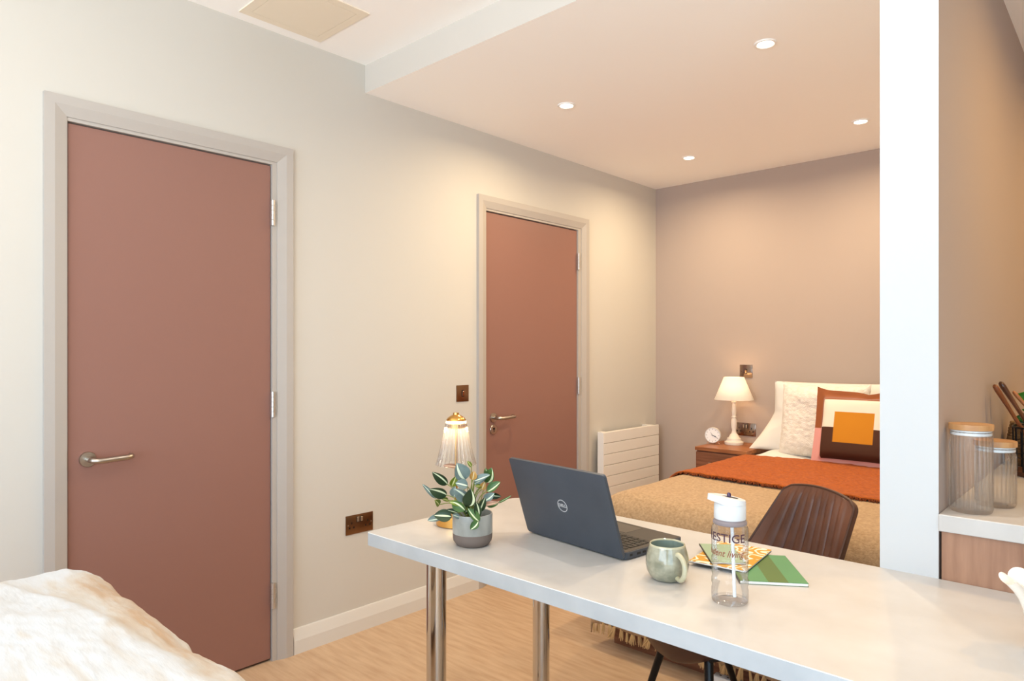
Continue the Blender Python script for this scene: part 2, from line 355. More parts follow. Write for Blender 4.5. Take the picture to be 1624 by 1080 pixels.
# ---- switches and sockets (built facing -Y, then turned)
def switch_plate(label, loc, rotz, m):
    t = thing('light_switch', label, 'switch', loc, rotz)
    box('plate', -.043, .043, -.0045, 0, -.043, .043, m, t, bev=.0012)
    box('rocker_surround', -.0085, .0085, -.0055, -.0042, -.0175, .0175, M_black, t)
    bm = bmesh.new(); bbox(bm, -.0058, .0058, -.0088, -.005, -.013, .013, .001, 1, Matrix.Rotation(radians(6), 4, 'X')); obm('rocker', bm, M_nickel, t)
    for sx in (-1, 1): lathe('screw', [(.003, 0), (.003, .0012)], m, t, n=12, M=Matrix.Translation((sx*.032, -.0044, 0)) @ Matrix.Rotation(pi/2, 4, 'X'))
    return t
def socket_plate(label, loc, rotz, m):
    t = thing('wall_socket', label, 'socket', loc, rotz)
    box('plate', -.073, .073, -.0045, 0, -.043, .043, m, t, bev=.0012)
    for sx in (-1, 1):
        cx = sx*.0435 if sx > 0 else -.043
        bm = bmesh.new()
        bbox(bm, cx-.0025, cx+.0025, -.0052, -.004, .003, .0125); bbox(bm, cx-.0155, cx-.0075, -.0052, -.004, -.017, -.0085); bbox(bm, cx+.0075, cx+.0155, -.0052, -.004, -.017, -.0085)
        obm('pin_holes', bm, M_black, t, smooth=False)
        s = box('switch_surround', sx*.0095-.0085, sx*.0095+.0085, -.0052, -.004, .008, .034, M_black, t)
        bm = bmesh.new(); bbox(bm, sx*.0095-.0055, sx*.0095+.0055, -.0085, -.005, .0105, .0315, .001, 1); obm('rocker', bm, mat('satin_nickel', 'C9B6A2', .3, .9), s)
        lathe('screw', [(.003, 0), (.003, .0012)], mat('satin_nickel', 'C9B6A2', .3, .9), t, n=12, M=Matrix.Translation((sx*.062, -.0044, 0)) @ Matrix.Rotation(pi/2, 4, 'X'))
    return t
switch_plate('bronze one-gang light switch beside the far mauve door', (0, 2.4515, 1.052), pi/2, M_bronze)
socket_plate('bronze double wall socket low between the two doors by the desk end', (0, 1.809, .4885), pi/2, M_bronze)
switch_plate('polished metal light switch on the taupe wall above the white bedside lamp', (.688, Y1, 1.139), 0, M_nickel)
socket_plate('polished metal double socket on the taupe wall behind the bedside lamp', (.682, Y1, .752), 0, M_nickel)

# ---- desk
t = thing('desk', 'long pale laminate desk on chrome tube legs running from the kitchen unit', 'desk', (.972, 1.163, 0))
DL, DW, DZ = 1.93, .657, .75
bm = bmesh.new()
pts = []
for (cx, cy, r, a0) in ((.012, .012, .012, 180), (DL, 0, 0, 270), (DL, DW, 0, 0), (.06, DW-.06, .06, 90)):
    if r == 0: pts.append((cx, cy)); continue
    for k in range(9): a = radians(a0+k*90/8); pts.append((cx+r*cos(a), cy+r*sin(a)))
n = len(pts); zb = DZ-.037
vs = [(x, y, zb) for x, y in pts]+[(x, y, DZ-.0012) for x, y in pts]
cxm, cym = DL/2, DW/2
vs += [(x+(.0012 if x < cxm else 0), y+(.0012 if y < cym else -.0012), DZ) for x, y in pts]
fs = [tuple(range(n-1, -1, -1)), tuple(range(2*n, 3*n))]; mi = [1, 0]
for i in range(n):
    j = (i+1) % n; fs.append((i, j, j+n, i+n)); mi.append(1); fs.append((i+n, j+n, j+2*n, i+2*n)); mi.append(2)
top = obj('desktop', vs, fs, [M_lam, M_edge, mat('arris_highlight', 'E6E5E2', .3)], t, mi=mi, angle=20)  # arris coloured paler as a painted highlight along the top edge
for x, y in ((.175, .116), (.175, .577), (1.80, .116)):
    lg = lathe('leg', [(.0285, .012), (.0285, zb-.006)], M_chrome, t, n=40, loc=(x, y, 0))
    lathe('foot_glide', [(.030, 0), (.031, .006), (.030, .012)], M_black, lg, n=32); lathe('mounting_plate', [(.045, zb-.006), (.045, zb-.0005)], M_chrome, lg, n=32)

# ---- kitchen counter (its end panel meets the desk)
t = thing('kitchen_unit', 'oak laminate kitchen base unit with a pale worktop behind the desk end', 'cabinet', (2.281, 1.823, 0))
KW, KL = .62, Y1-1.823-.002
box('end_panel', .004, KW-.02, .0, .018, .0, .861, M_oakp, t, bev=.0008, seg=1)
box('carcass', .002, KW-.04, .019, KL, .10, .860, M_oakp, t, smooth=False)
box('plinth', .002, KW-.09, .019, KL, 0, .099, M_oakp, t, smooth=False)
for k in range(4):
    y0 = .022+k*.635; dd = box('door', KW-.039, KW-.020, y0, y0+.630, .105, .855, M_oakp, t, bev=.001, seg=1)
    tube('handle', [(KW-.02, y0+.55, .78), (KW+.008, y0+.55, .78), (KW+.008, y0+.41, .78), (KW-.02, y0+.41, .78)], .005, M_steel, dd, n=8)
tag(box('worktop', 2.2805, 2.281+KW, 1.813, Y1-.001, .8612, .900, [M_lam], None, bev=.0015, seg=1), 'pale laminate kitchen worktop carrying the glass jars', 'worktop')

# ---- bed
t = thing('bed', 'small double divan bed with a dark walnut base against the taupe wall', 'bed', (.93, 2.489, 0))
BW, BL = 1.215, 1.895
for a in (('side_panel', 0, .018, 0.018, BL), ('side_panel', BW-.018, BW, 0.018, BL), ('foot_panel', 0, BW, 0, .018)):
    box(a[0], a[1], a[2], a[3], a[4], 0, .34, M_walnutd, t, bev=.001, seg=1)
box('base_board', .018, BW-.018, .018, BL, .32, .34, M_walnutd, t, smooth=False)
box('mattress', .01, BW-.01, .005, BL-.01, .341, .605, mat('mattress_ticking', 'EDE8E0', .9), t, bev=.04, seg=3)
ZB = .655
def drape(name, m, x0, y0, y1, z, hang_l, hang_f, off, label, cat, nx=90, ny=80, amp=.003, ns=6, R=.10, foot=True, xr=2.150, seed=0):
    """bedding over the box: x0 = outer left side, y0 = outer foot side"""
    W = (xr-x0); Ll = hang_l; Lf = hang_f if foot else 0
    q = R*pi/2
    def side(s, hang):      # arc length from the bottom of the hanging part -> (inset, drop)
        if s < hang: return (0.0, R+(hang-s))
        s -= hang
        if s < q: a = s/R; return (R*(1-cos(a)), R*(1-sin(a)))
        return (R+(s-q), 0.0)
    totx = Ll+q+(W-R); toty = (Lf+q if foot else 0)+((y1-y0)-(R if foot else 0))
    def f(u, v):
        ix, dx = side(u*totx, Ll)
        if foot: iy, dy = side(v*toty, Lf)
        else: iy, dy = v*(y1-y0), 0
        x = x0+ix; y = y0+iy
        d = sqrt(dx*dx+dy*dy) if min(dx, dy) < .25 else max(dx, dy)
        n_ = noise.noise(Vector((x*ns+seed, y*ns, dx*4)))*amp + noise.noise(Vector((x*2+seed, y*2.5, 3)))*amp*2
        fold = 0
        if dx > R: fold = .006*sin(y*34+seed)*min(1, (dx-R)/.15)
        ff = 0
        if dy > R: ff = .006*sin(x*31+seed)*min(1, (dy-R)/.2)
        return (x-off*(dx > 0)*.5-fold-n_*.5*(dx > .02), y-ff-(off*.5 if dy > 0 else 0), z+off-d+n_*(d < .3))
    vs, fs = grid_vf(f, nx, ny); o = obj(name, vs, fs, m, None, angle=80); solid(o, .008, 1)
    return tag(o, label, cat)
M_sheet = mat('white_cotton', 'DEDBD6', .85, sheen=.2, bump=.1, bscale=14, bdist=.004)
M_wool = mat('oat_wool', 'BC9E7A', .95, col2='A08260', nscale=90, detail=5, lo=.3, hi=.7, sheen=.1, bump=.5, bscale=160, bdist=.006)
M_rust = mat('rust_chenille', 'B85E14', .95, col2='97450A', nscale=70, detail=4, lo=.3, hi=.7, sheen=.05, bump=1, bscale=80, bstretch=(1, 1.8, 1), bdist=.008, rot=(0, 0, .6))
drape('duvet', M_sheet, .880, 3.30, Y1-.03, ZB-.012, .14, .10, 0, 'white duvet showing between the rust throw and the pillows', 'duvet', R=.11, amp=.004, foot=False)
for v_ in bpy.data.objects['duvet'].data.vertices:
    if v_.co.z > .5: v_.co.z += (.008+.022*ss(1.3, 1.05, v_.co.x))*ss(3.7, 3.9, v_.co.y)*ss(.86, 1.05, v_.co.x)
bl = drape('blanket', M_wool, .865, 2.435, 3.35, ZB-.006, .22, .44, .006, 'oat beige wool blanket over the foot of the bed', 'blanket', R=.12, amp=.003, nx=80, ny=80)
# tassels along the hanging hem
M_tas = mat('oat_tassel', 'C9A672', .95, sheen=.3)
def strands(rnd, L, n=9, w=.016):
    V, F = [], []
    for k in range(n):
        a = rnd.uniform(0, 2*pi); r = w*sqrt(rnd.random()); tx, ty = r*cos(a), r*sin(a)*.5; l = L*rnd.uniform(.8, 1.1)
        p = [(tx*.15, ty*.2, 0), (tx*.5, ty*.6-.001, -l*.4), (tx*1.1+rnd.uniform(-.004, .004), ty, -l)]
        vs, fs = tube_vf(p, [.0024, .0028, .0014], 5, len(V)); V += vs; F += fs
    vs, fs = tube_vf([(0, 0, .004), (0, 0, -.006)], .0035, 8, len(V)); V += vs; F += fs
    return V, F
rnd = random.Random(4); protos = []
for k in range(6):
    V, F = strands(rnd, .055, 14); protos.append((V, F))
tms = []
for V, F in protos:
    me = bpy.data.meshes.new('tassel'); me.from_pydata([tuple(v) for v in V], [], F); me.materials.append(M_tas); me.update(); tms.append(me)
for k in range(44):
    x = .858+k*.0295
    o = bpy.data.objects.new('tassel', tms[k % 6]); COL.objects.link(o); o.parent = bl
    o.location = (x, 2.429+rnd.uniform(-.003, .003), .108+rnd.uniform(-.006, .006)); o.rotation_euler = (rnd.uniform(-.2, .2), rnd.uniform(-.35, .35), rnd.uniform(0, 3))
th = drape('throw', M_rust, (.855), 3.04, 3.80, ZB+.004, .20, 0, .014, 'chunky rust orange throw across the middle of the bed', 'throw', foot=False, R=.125, amp=.003, nx=110, ny=90, seed=3)
for v_ in th.data.vertices:
    n_ = noise.noise(v_.co*34)*.0032+noise.noise(v_.co*70)*.0016; v_.co.z += n_
    sl = .05*(v_.co.x-1.2)*((3.9-v_.co.y)/.86)
    v_.co.y += .19*(v_.co.x-1.1)*((v_.co.y-3.04)/.76)-.05*(v_.co.x-1.1)*(1-(v_.co.y-3.04)/.76); v_.co.y += .004*noise.noise(v_.co*25)
# shaggy hems of the throw
V, F = [], []
rnd = random.Random(9)
for hem, yy in ((0, 3.04), (1, 3.90)):
    vv = [v_.co.copy() for v_ in th.data.vertices]
    row = [c for i, c in enumerate(vv) if (i//111 == (0 if hem == 0 else 90))]
    for i in range(len(row)-1):
        for k in range(4):
            c = row[i].lerp(row[i+1], rnd.random()); s = -1 if hem == 0 else 1
            p = [c+Vector((0, 0, .004)), c+Vector((rnd.uniform(-.004, .004), s*.007, rnd.uniform(-.002, .003))), c+Vector((rnd.uniform(-.007, .007), s*rnd.uniform(.008, .014), rnd.uniform(-.008, -.003)))]
            vs, fs = tube_vf(p, [.0022, .002, .001], 4, len(V)); V += vs; F += fs
fr = obj('hem_tufts', V, F, mat('rust_hem', '7A3A12', .95), th); fr['kind'] = 'stuff'

# ---- cushions
def cushion_vf(w_, h_, T, n=44, k=.05, p=4, ul=None, vl=None, sag=0, shape=None, nz=0, seed=0):
    us = ul or [-1+2*i/n for i in range(n+1)]; vl = vl or [-1+2*i/n for i in range(n+1)]
    V, F, C = [], [], []
    nu, nv = len(us), len(vl)
    for side in (1, -1):
        for v in vl:
            for u in us:
                th_ = T/2*max(0, (1-abs(u)**p))**.6*max(0, (1-abs(v)**p))**.6
                x = w_/2*u*(1-k*(1-v*v)*abs(u)**2); z = h_/2*v*(1-k*(1-u*u)*abs(v)**2)
                z += sag*(1-v)*0
                y = -side*th_
                if nz: y -= side*nz*noise.noise(Vector((u*2.3+seed, v*2.3, side)))*(th_/(T/2)); 
                if shape: x, y, z = shape(u, v, x, y, z, side)
                V.append((x, y, z))
    N = nu*nv
    for s in range(2):
        for j in range(nv-1):
            for i in range(nu-1):
                a = s*N+j*nu+i; F.append((a, a+1, a+nu+1, a+nu)); C.append((s, (us[i]+us[i+1])/2, (vl[j]+vl[j+1])/2))
    return V, F, C
def cushion(name, label, loc, rot, w_, h_, T, m, cat='cushion', colour=None, group=None, weld=.0004, **kw):
    V, F, C = cushion_vf(w_, h_, T, **kw)
    bm = bmesh.new(); vv = [bm.verts.new(v) for v in V]
    for f, c in zip(F, C):
        fa = bm.faces.new([vv[i] for i in f]); fa.material_index = colour(*c) if colour else 0
    bmesh.ops.remove_doubles(bm, verts=bm.verts, dist=weld)
    o = obm(name, bm, m, None, loc, angle=80); o.rotation_euler = rot
    return tag(o, label, cat, group)
def pshape(u, v, x, y, z, side):
    # lower corner spreads outwards where the pillow slumps
    t_ = max(0, (-v+.12)/1.12); x += -.105*t_**1.1*max(0, -u)**.7
    y += -.10*t_**1.5
    return x, y, z
cushion('pillow', 'plain white pillow propped up on the left of the bed head', (1.25, 4.245, .872), (radians(-6), 0, 0), .64, .43, .15, M_sheet, 'pillow', k=.02, p=3.2, shape=pshape, nz=.02)
cushion('pillow', 'plain white pillow propped up behind the cushions beside the pillar', (1.86, 4.25, .872), (radians(-6), 0, 0), .55, .43, .15, M_sheet, 'pillow', k=.02, p=3.2, nz=.02, seed=4)
M_teddy = mat('cream_teddy', 'E9E3DA', .95, col2='DDD4C8', nscale=40, sheen=.3, bump=.35, bscale=170, bdist=.006, bkind='VORONOI')
def teddy(label, loc, rot, seed, w_=.475, h_=.425):
    def sh(u, v, x, y, z, side):
        if side*y < 0 or True:
            d = noise.noise(Vector((u*11+seed, v*11, side*3)))*.0035+noise.noise(Vector((u*22+seed, v*22, side*3)))*.002
            y -= side*d; 
            e = max(abs(u), abs(v))
            if e > .98: x += noise.noise(Vector((v*14+seed, u*14, 1)))*.0025; z += noise.noise(Vector((u*14, v*14, 5+seed)))*.0025
        z += .012*max(0, v)*abs(u)**6
        return x, y, z
    return cushion('cushion', label, loc, rot, w_, h_, .14, M_teddy, n=90, k=.03, p=5, shape=sh, nz=.014, seed=seed)
teddy('cream fluffy cushion standing left of the patterned one', (1.292, 4.055, .872), (radians(-12), 0, radians(3)), 2)
teddy('cream fluffy cushion peeping out behind the pillar edge', (1.80, 4.10, .877), (radians(-12), 0, radians(-4)), 8)
M_pat = [mat('rust_velvet', '8C4A1E', .8, sheen=.3), mat('pink_cotton', 'D69A92', .85), mat('cream_cotton', 'EBDDCB', .85), mat('dark_brown_cotton', '4A2A18', .85), mat('ochre_cotton', 'C6800E', .8)]
BU = [-1, -.77, -.44, .44, .77, 1]; BV = [-1, -.83, -.42, -.04, .37, .70, 1]
def sub(b, m_):
    out = []
    for a, c in zip(b, b[1:]): out += [a+(c-a)*i/m_ for i in range(m_)]
    return out+[b[-1]]
def pcol(side, u, v):
    if side == 1: return 0
    if abs(u) < .44 and -.42 < v < .37: return 4
    if abs(u) < .77 and -.83 < v < .70: return 2 if v > -.04 else 3
    return 0 if v > -.04 else 1
def pat_shape(u, v, x, y, z, side):
    e = max(abs(u), abs(v))
    y *= 1-ss(.7, .86, e)*.93
    y += .006*sin(u*9+2)*ss(.72, 1, e)
    if v > .8: z += -.014*math.exp(-((u-.22)/.16)**2)+.016*max(0, -u)**5
    if v < -.8: x -= 0.0
    return x, y, z
cushion('cushion', 'square patterned cushion with ochre square, cream and brown blocks and rust border', (1.526, 3.865, .862), (radians(-15), 0, radians(-1)), .445, .412, .15, M_pat, ul=sub(BU, 7), vl=sub(BV, 7), colour=pcol, k=.03, p=4, shape=pat_shape, nz=.006, seed=1)

# ---- bedside cabinet
t = thing('bedside_cabinet', 'walnut bedside cabinet between the radiator wall and the bed', 'cabinet', (.528, 3.99, 0))
box('top', 0, .340, -.005, .398, .643, .665, M_walnut, t, bev=.001, seg=1)
box('carcass', .006, .334, .012, .396, .03, .642, M_walnutd, t, smooth=False)
for z0, z1 in ((.448, .634), (.244, .440), (.04, .236)):
    dr = box('drawer', .006, .334, -.002, .011, z0, z1, M_walnutd, t, bev=.001, seg=1)
    zc = z1-.062; tube('handle', smooth_path([(.10, -.002, zc), (.103, -.020, zc), (.12, -.026, zc), (.22, -.026, zc), (.237, -.020, zc), (.24, -.002, zc)], 4), .004, mat('satin_nickel', 'C9B6A2', .3, .9), dr, n=8)

# ---- bedside lamp
t = thing('table_lamp', 'white turned table lamp with a cream cone shade on the bedside cabinet', 'lamp', (.668, 4.25, .665))
M_wl = mat('cream_lamp_paint', 'EDE6DA', .45)
lathe('base', [(.058, 0), (.060, .006), (.060, .018), (.050, .022), (.044, .032), (.044, .040), (.034, .046), (.026, .062), (.018, .072)], M_wl, t)
lathe('stem', [(.018, .070), (.0135, .085), (.013, .095), (.017, .11), (.0185, .13), (.0175, .155), (.013, .172), (.016, .176), (.016, .181), (.0125, .185), (.0145, .215), (.013, .245), (.0105, .268), (.016, .274), (.016, .280)], M_wl, t)
lathe('lampholder', [(.011, .28), (.011, .32)], mat('cream_lamp_paint2', 'D8CFC2', .5), t, n=24)
sh = mat('cream_lampshade', 'F4E8D6', .85, emit='FFE2BC', estr=.28)
s = lathe('lamp_shade', [(.124, .292), (.0635, .439)], sh, t, n=64, cap0=False, cap1=False); solid(s, .0015)
lathe('bulb', [(.008, .32), (.014, .335), (.021, .355), (.021, .37), (.012, .386)], mat('lamp_bulb', 'FFFFFF', .4, emit='FFD9A0', estr=10), t, n=20)
pl = bpy.data.lights.new('bulb_light', 'POINT'); pl.energy = .7*P_SMALL; pl.color = (1, .62, .3); pl.shadow_soft_size = .03
po = bpy.data.objects.new('bulb_light', pl); COL.objects.link(po); po.parent = t; po.location = (0, 0, .40)

# ---- alarm clock
t = thing('alarm_clock', 'small round white alarm clock on splayed legs beside the lamp', 'clock', (.562, 4.17, .665), radians(12))
RX = Matrix.Rotation(pi/2, 4, 'X'); zc = .059
lathe('case', [(.040, -.018), (.048, -.016), (.0505, -.008), (.0505, .014), (.049, .018), (.0465, .018), (.0465, .015)], mat('clock_case', 'D5D6D8', .3, .2), t, M=Matrix.Translation((0, 0, zc)) @ RX, cap1=False)
lathe('dial', [(.0466, .0152), (.0466, .0156)], mat('clock_dial', 'F4F6F8', .4), t, M=Matrix.Translation((0, 0, zc)) @ RX)
for k in range(12):
    a = k*pi/6; Mx = Matrix.Translation((0, -.0160, zc)) @ Matrix.Rotation(a, 4, 'Y'); box('hour_mark', -.0008, .0008, -.0004, .0004, .036, .043, mat('clock_marks', '3A3A3E', .6), t, M=Mx, smooth=False)
for a, l, ww in ((radians(118), .036, .0011), (radians(108), .024, .0016), (radians(-30), .022, .0007)):
    box('hand', -ww, ww, -.0006, .0004, -.006, l, mat('clock_hands', '4A5060', .5), t, M=Matrix.Translation((0, -.0172, zc)) @ Matrix.Rotation(a, 4, 'Y'), smooth=False)
for sx in (-1, 1): tube('leg', [(sx*.026, .0, .018), (sx*.040, .0, 0.003)], [.0042, .003], mat('peach_wood', 'D9A98A', .5), t, n=10)
tube('leg', [(0, .010, .012), (0, .030, 0.003)], .003, mat('peach_wood', 'D9A98A', .5), t, n=10)

# ---- white block on the floor
t = thing('extension_block', 'small white plastic block on the floor against the bed base', 'plug adapter', (1.467, 2.462, 0))
box('body', -.056, .056, -.018, .02, 0, .030, mat('white_plastic', 'EDECEA', .4), t, bev=.004)
for x in (-.03, .0, .03):
    bm = bmesh.new(); bbox(bm, x-.004, x+.004, -.003, .003, .0298, .0304); obm('socket_slot', bm, M_black, t, smooth=False)

# ---- chair
t = thing('dining_chair', 'brown leather bucket chair with ribbed back and black legs tucked behind the desk', 'chair', (1.72, 2.021, 0), -.521)
M_lea = mat('brown_leather', '6B4534', .38, col2='4A2C20', nscale=7, detail=5, lo=.3, hi=.7, bump=.15, bscale=60, bdist=.002)
M_lead = mat('brown_leather_edge', '4A2E22', .45)
def ribs(u, a=.8, n=9):
    if abs(u) > a: return 0
    return abs(sin((u/a+1)/2*pi*n))**.55
def bk(u, v, off=0):
    hw = .234-.082*v
    if v > .9: hw *= max(0, 1-((v-.9)/.13)**4.7)**.5
    x = hw*u; z = .43+.406*v-.015*u*u*v
    y = .30-.12*(1-v)-(.130-.122*v)*abs(u)**2.2
    return Vector((x, y-off, z))
nu, nv = 108, 40
def fr_(a, b):
    u = a*2-1; e = ss(0, .06, b)*ss(0, .1, 1-b); return bk(u, b, .008*ribs(u)*e+.004)
V1, F1 = grid_vf(fr_, nu, nv); V2, F2 = grid_vf(lambda a, b: bk(a*2-1, b, -.032*(1-.45*abs(a*2-1)**8)*min(1, (1-b)*10+.35)), nu, nv)
N1 = len(V1); F = F1+[tuple(i+N1 for i in f[::-1]) for f in F2]
border = [i for i in range(nu+1)]+[j*(nu+1)+nu for j in range(1, nv+1)]+[nv*(nu+1)+i for i in range(nu-1, -1, -1)]+[j*(nu+1) for j in range(nv-1, 0, -1)]
for a, b in zip(border, border[1:]+border[:1]): F.append((a, b, b+N1, a+N1))
obj('backrest', V1+V2, F, M_lea, t, angle=60)
edge = [bk(-1, k/24, .002) for k in range(0, 24)]+[bk(-1+2*k/16, 1, .002) for k in range(17)]+[bk(1, 1-k/24, .002) for k in range(1, 25)]
tube('piping', edge, .0042, M_lead, t, n=8)
def st(u, v):   # v 0 front .. 1 rear
    hw = .205*(1-.10*(1-v)**2); c = max(0, 1-((.22-v)/.24)**2.4)**.5 if v < .22 else 1
    x = hw*u*(.35+.65*c if v < .22 else 1)
    y = -.300+.46*v; z = .462+.055*abs(u)**2.6-.022*(1-v)**3+.07*max(0, v-.75)**1.5*4-.01*(1-u*u)
    return Vector((x, y, z))
V1, F1 = grid_vf(lambda a, b: st(a*2-1, b)+Vector((0, 0, .006*ribs(a*2-1)*ss(0, .1, b))), 80, 36)
V2, F2 = grid_vf(lambda a, b: st(a*2-1, b)*1.0+Vector((0, 0, -.062*(max(0, 1-abs(a*2-1)**3))**.6*(max(0, 1-(2*b-1)**8))**.5-.010)), 80, 36)
N1 = len(V1); F = F1+[tuple(i+N1 for i in f[::-1]) for f in F2]; nu, nv = 80, 36
border = [i for i in range(nu+1)]+[j*(nu+1)+nu for j in range(1, nv+1)]+[nv*(nu+1)+i for i in range(nu-1, -1, -1)]+[j*(nu+1) for j in range(nv-1, 0, -1)]
for a, b in zip(border, border[1:]+border[:1]): F.append((a, b, b+N1, a+N1))
obj('seat', V1+V2, F, [M_lea, M_lead], t, angle=60, mi=[0]*len(F1)+[1]*(len(F)-len(F1)))
tube('piping', [st(-1, 1-k/20)-Vector((0, 0, .004)) for k in range(21)]+[st(-1+2*k/16, 0)-Vector((0, 0, .004)) for k in range(1, 16)]+[st(1, k/20)-Vector((0, 0, .004)) for k in range(21)], .004, M_lead, t, n=8)
for sx in (-1, 1):
    for sy in (-1, 1):
        tube('leg', [(sx*(.108 if sy < 0 else .18), -.07+sy*.12-(.04 if sy > 0 else 0), .405), (sx*.225, -.04+sy*.22, .0)], [.0135, .0095], M_blackm, t, n=16)
bm = bmesh.new(); bbox(bm, -.13, .13, -.20, .07, .396, .406, .003); obm('under_frame', bm, M_blackm, t)

# ---- laptop
t = thing('laptop', 'open dark slate laptop seen from behind its lid on the desk', 'laptop', (1.4996, 1.4586, .75), -.1254)
M_slate = mat('slate_shell', '434850', .42, col2='3A3F47', nscale=6, detail=5, bump=.04, bscale=400, bdist=.0005)
M_deck = mat('dark_deck', '35302C', .4); M_keys = mat('keycaps', '1B1918', .45); M_scr = mat('screen_off', '0A0A0C', .12)
LW, LD, LH, B = .3595, .2339, .2301, .3241
M_ph = Matrix.Translation((0, 0, .006)) @ Matrix.Rotation(B, 4, 'X')        # lid frame: z runs up the lid, leaning away
def rrect(w_, h_, r, n=6, cx=0, cz=0):
    out = []
    for sx, sz, a0 in ((-1, -1, 180), (1, -1, 270), (1, 1, 0), (-1, 1, 90)):
        for k in range(n+1): a = radians(a0+90*k/n); out.append((cx+sx*(w_/2-r)+r*cos(a), cz+sz*(h_/2-r)+r*sin(a)))
    return out
def plate(name, pts, y0, y1, m, parent, M=None, bev=0):
    n = len(pts); vs = [Vector((x, y0, z)) for x, z in pts]+[Vector((x, y1, z)) for x, z in pts]
    if M is not None: vs = [M @ v for v in vs]
    fs = [tuple(range(n)), tuple(range(2*n-1, n-1, -1))]+[(i, (i+1) % n, (i+1) % n+n, i+n) for i in range(n)]
    return obj(name, vs, fs, m, parent, angle=30)
# lid rotates so that its top leans towards -Y
lid = plate('lid', rrect(LW, LH, .008, cz=LH/2), -.004, .004, M_slate, t, M_ph)
plate('screen', rrect(LW-.016, LH-.02, .004, cz=LH/2+.002), .0041, .0046, M_scr, lid, M_ph)
base = plate('base', rrect(LW, LD, .010, cz=LD/2+.004), 0, .0165, M_slate, t, Matrix.Translation((0, 0, .0195)) @ Matrix(((1,0,0,0),(0,0,1,0),(0,-1,0,0),(0,0,0,1))))
box('deck', -LW/2+.004, LW/2-.004, .012, LD, .0196, .0201, M_deck, base, smooth=False)
bm = bmesh.new()
for r in range(6):
    y = .030+r*.0178; hh = .0155 if r else .010; x = -.160
    n = 15; 
    for k in range(n):
        wk = (.320/n); bbox(bm, x+.0014, x+wk-.0014, y, y+hh, .0202, .0215, .0006, 1); x += wk
ky = obm('keyboard', bm, M_keys, base, smooth=False)
box('touchpad', -.055, .055, .150, .222, .0201, .0205, mat('touchpad_grey', '4A433D', .3), base, bev=.0002, seg=1)
for y0, ln, z0 in ((.020, .010, .009), (.048, .014, .008), (.070, .013, .008), (.092, .012, .010), (.112, .006, .010)):
    box('port', LW/2-.001, LW/2+.0004, y0, y0+ln, z0, z0+.006, M_black, base, smooth=False)
for x in (-.12, .12): tube('hinge_barrel', [(x-.018, .005, .014), (x+.018, .005, .014)], .006, M_black, t, n=12)
# badge: ring and letters standing proud on the outer face
bm = bmesh.new(); n = 48; zc = LH*.5; R1, R0 = .0178, .0158
ring = [[bm.verts.new(M_ph @ Vector((r*cos(2*pi*k/n), -y_, zc+r*sin(2*pi*k/n)))) for k in range(n)] for r, y_ in ((R0, .0040), (R0, .0048), (R1, .0048), (R1, .0040))]
for a in range(3):
    for k in range(n): bm.faces.new((ring[a][k], ring[a][(k+1) % n], ring[a+1][(k+1) % n], ring[a+1][k]))
M_sil = mat('silver_mark', 'C9CACC', .35, .4)
badge = obm('badge_ring', bm, M_sil, lid)
Vt, Ft = text_mesh('DELL', .0125, .0002, bold=.0004)
obj('badge_lettering', [M_ph @ Vector((v.x*1.05, -.0044-v.z, zc+v.y+.0004)) for v in Vt], Ft, M_sil, badge, smooth=False)

# ---- plant pot
t = thing('potted_plant', 'variegated leafy plant in a two-tone grey stoneware pot on the desk end', 'plant', (1.2884, 1.2861, .75))
M_gl = mat('grey_glaze', 'ABAAA3', .3, col2='8B8C85', nscale=22, nstretch=(1, 1, .5), detail=6, lo=.35, hi=.7); M_st = mat('taupe_stoneware', '71645C', .75)
pot = lathe('pot', [(.040, 0), (.043, .001), (.052, .013), (.0535, .020), (.0540, .0335)], M_st, t, cap1=False, n=64)
lathe('glaze_band', [(.0540, .0335), (.0545, .036), (.0545, .083), (.0535, .086), (.0510, .086), (.0500, .083), (.0495, .060)], M_gl, pot, cap0=False, cap1=False, n=64)
lathe('soil', [(.0496, .066), (.03, .070), (.0, .071)], mat('dark_soil', '1E1814', .95, bump=1, bscale=120), t, cap0=True, cap1=False, n=32)
M_leaf = {}
for nm, a, b, c, d in (('dark', '2E4226', '1C301A', .38, 'D6DDB4'), ('blue', '7A8A86', '62746F', .45, 'D9E2C8'), ('lime', '7E8B2C', '66792A', .4, 'DCDD9C'), ('green', '4E6E36', '36582C', .4, 'DEE4B8'), ('pink', 'A9806C', '8A6A50', .45, 'D8B99C'), ('gold', 'C99A4E', 'B5843C', .45, 'E8D6A4')):
    M_leaf[nm] = [mat('leaf_'+nm, a, c, col2=b, nscale=30), mat('leaf_stripe_'+nm, d, .42), mat('leaf_rim_'+nm, 'C9CFA0', .45)]
S = .001714; PC = Vector((1.2884, 1.2861, 0))
def ppos(zx, zy, dz):                                       # leaf points in a plane across the pot, pushed dz in depth
    px = 670+zx/10.8; py = 730+zy/10.8
    v = PC+RGT*((px-749.5)*S)+FWD*dz; v.z = 1.275-(py-556.5)*S
    return v-Vector((1.2884, 1.2861, .75))
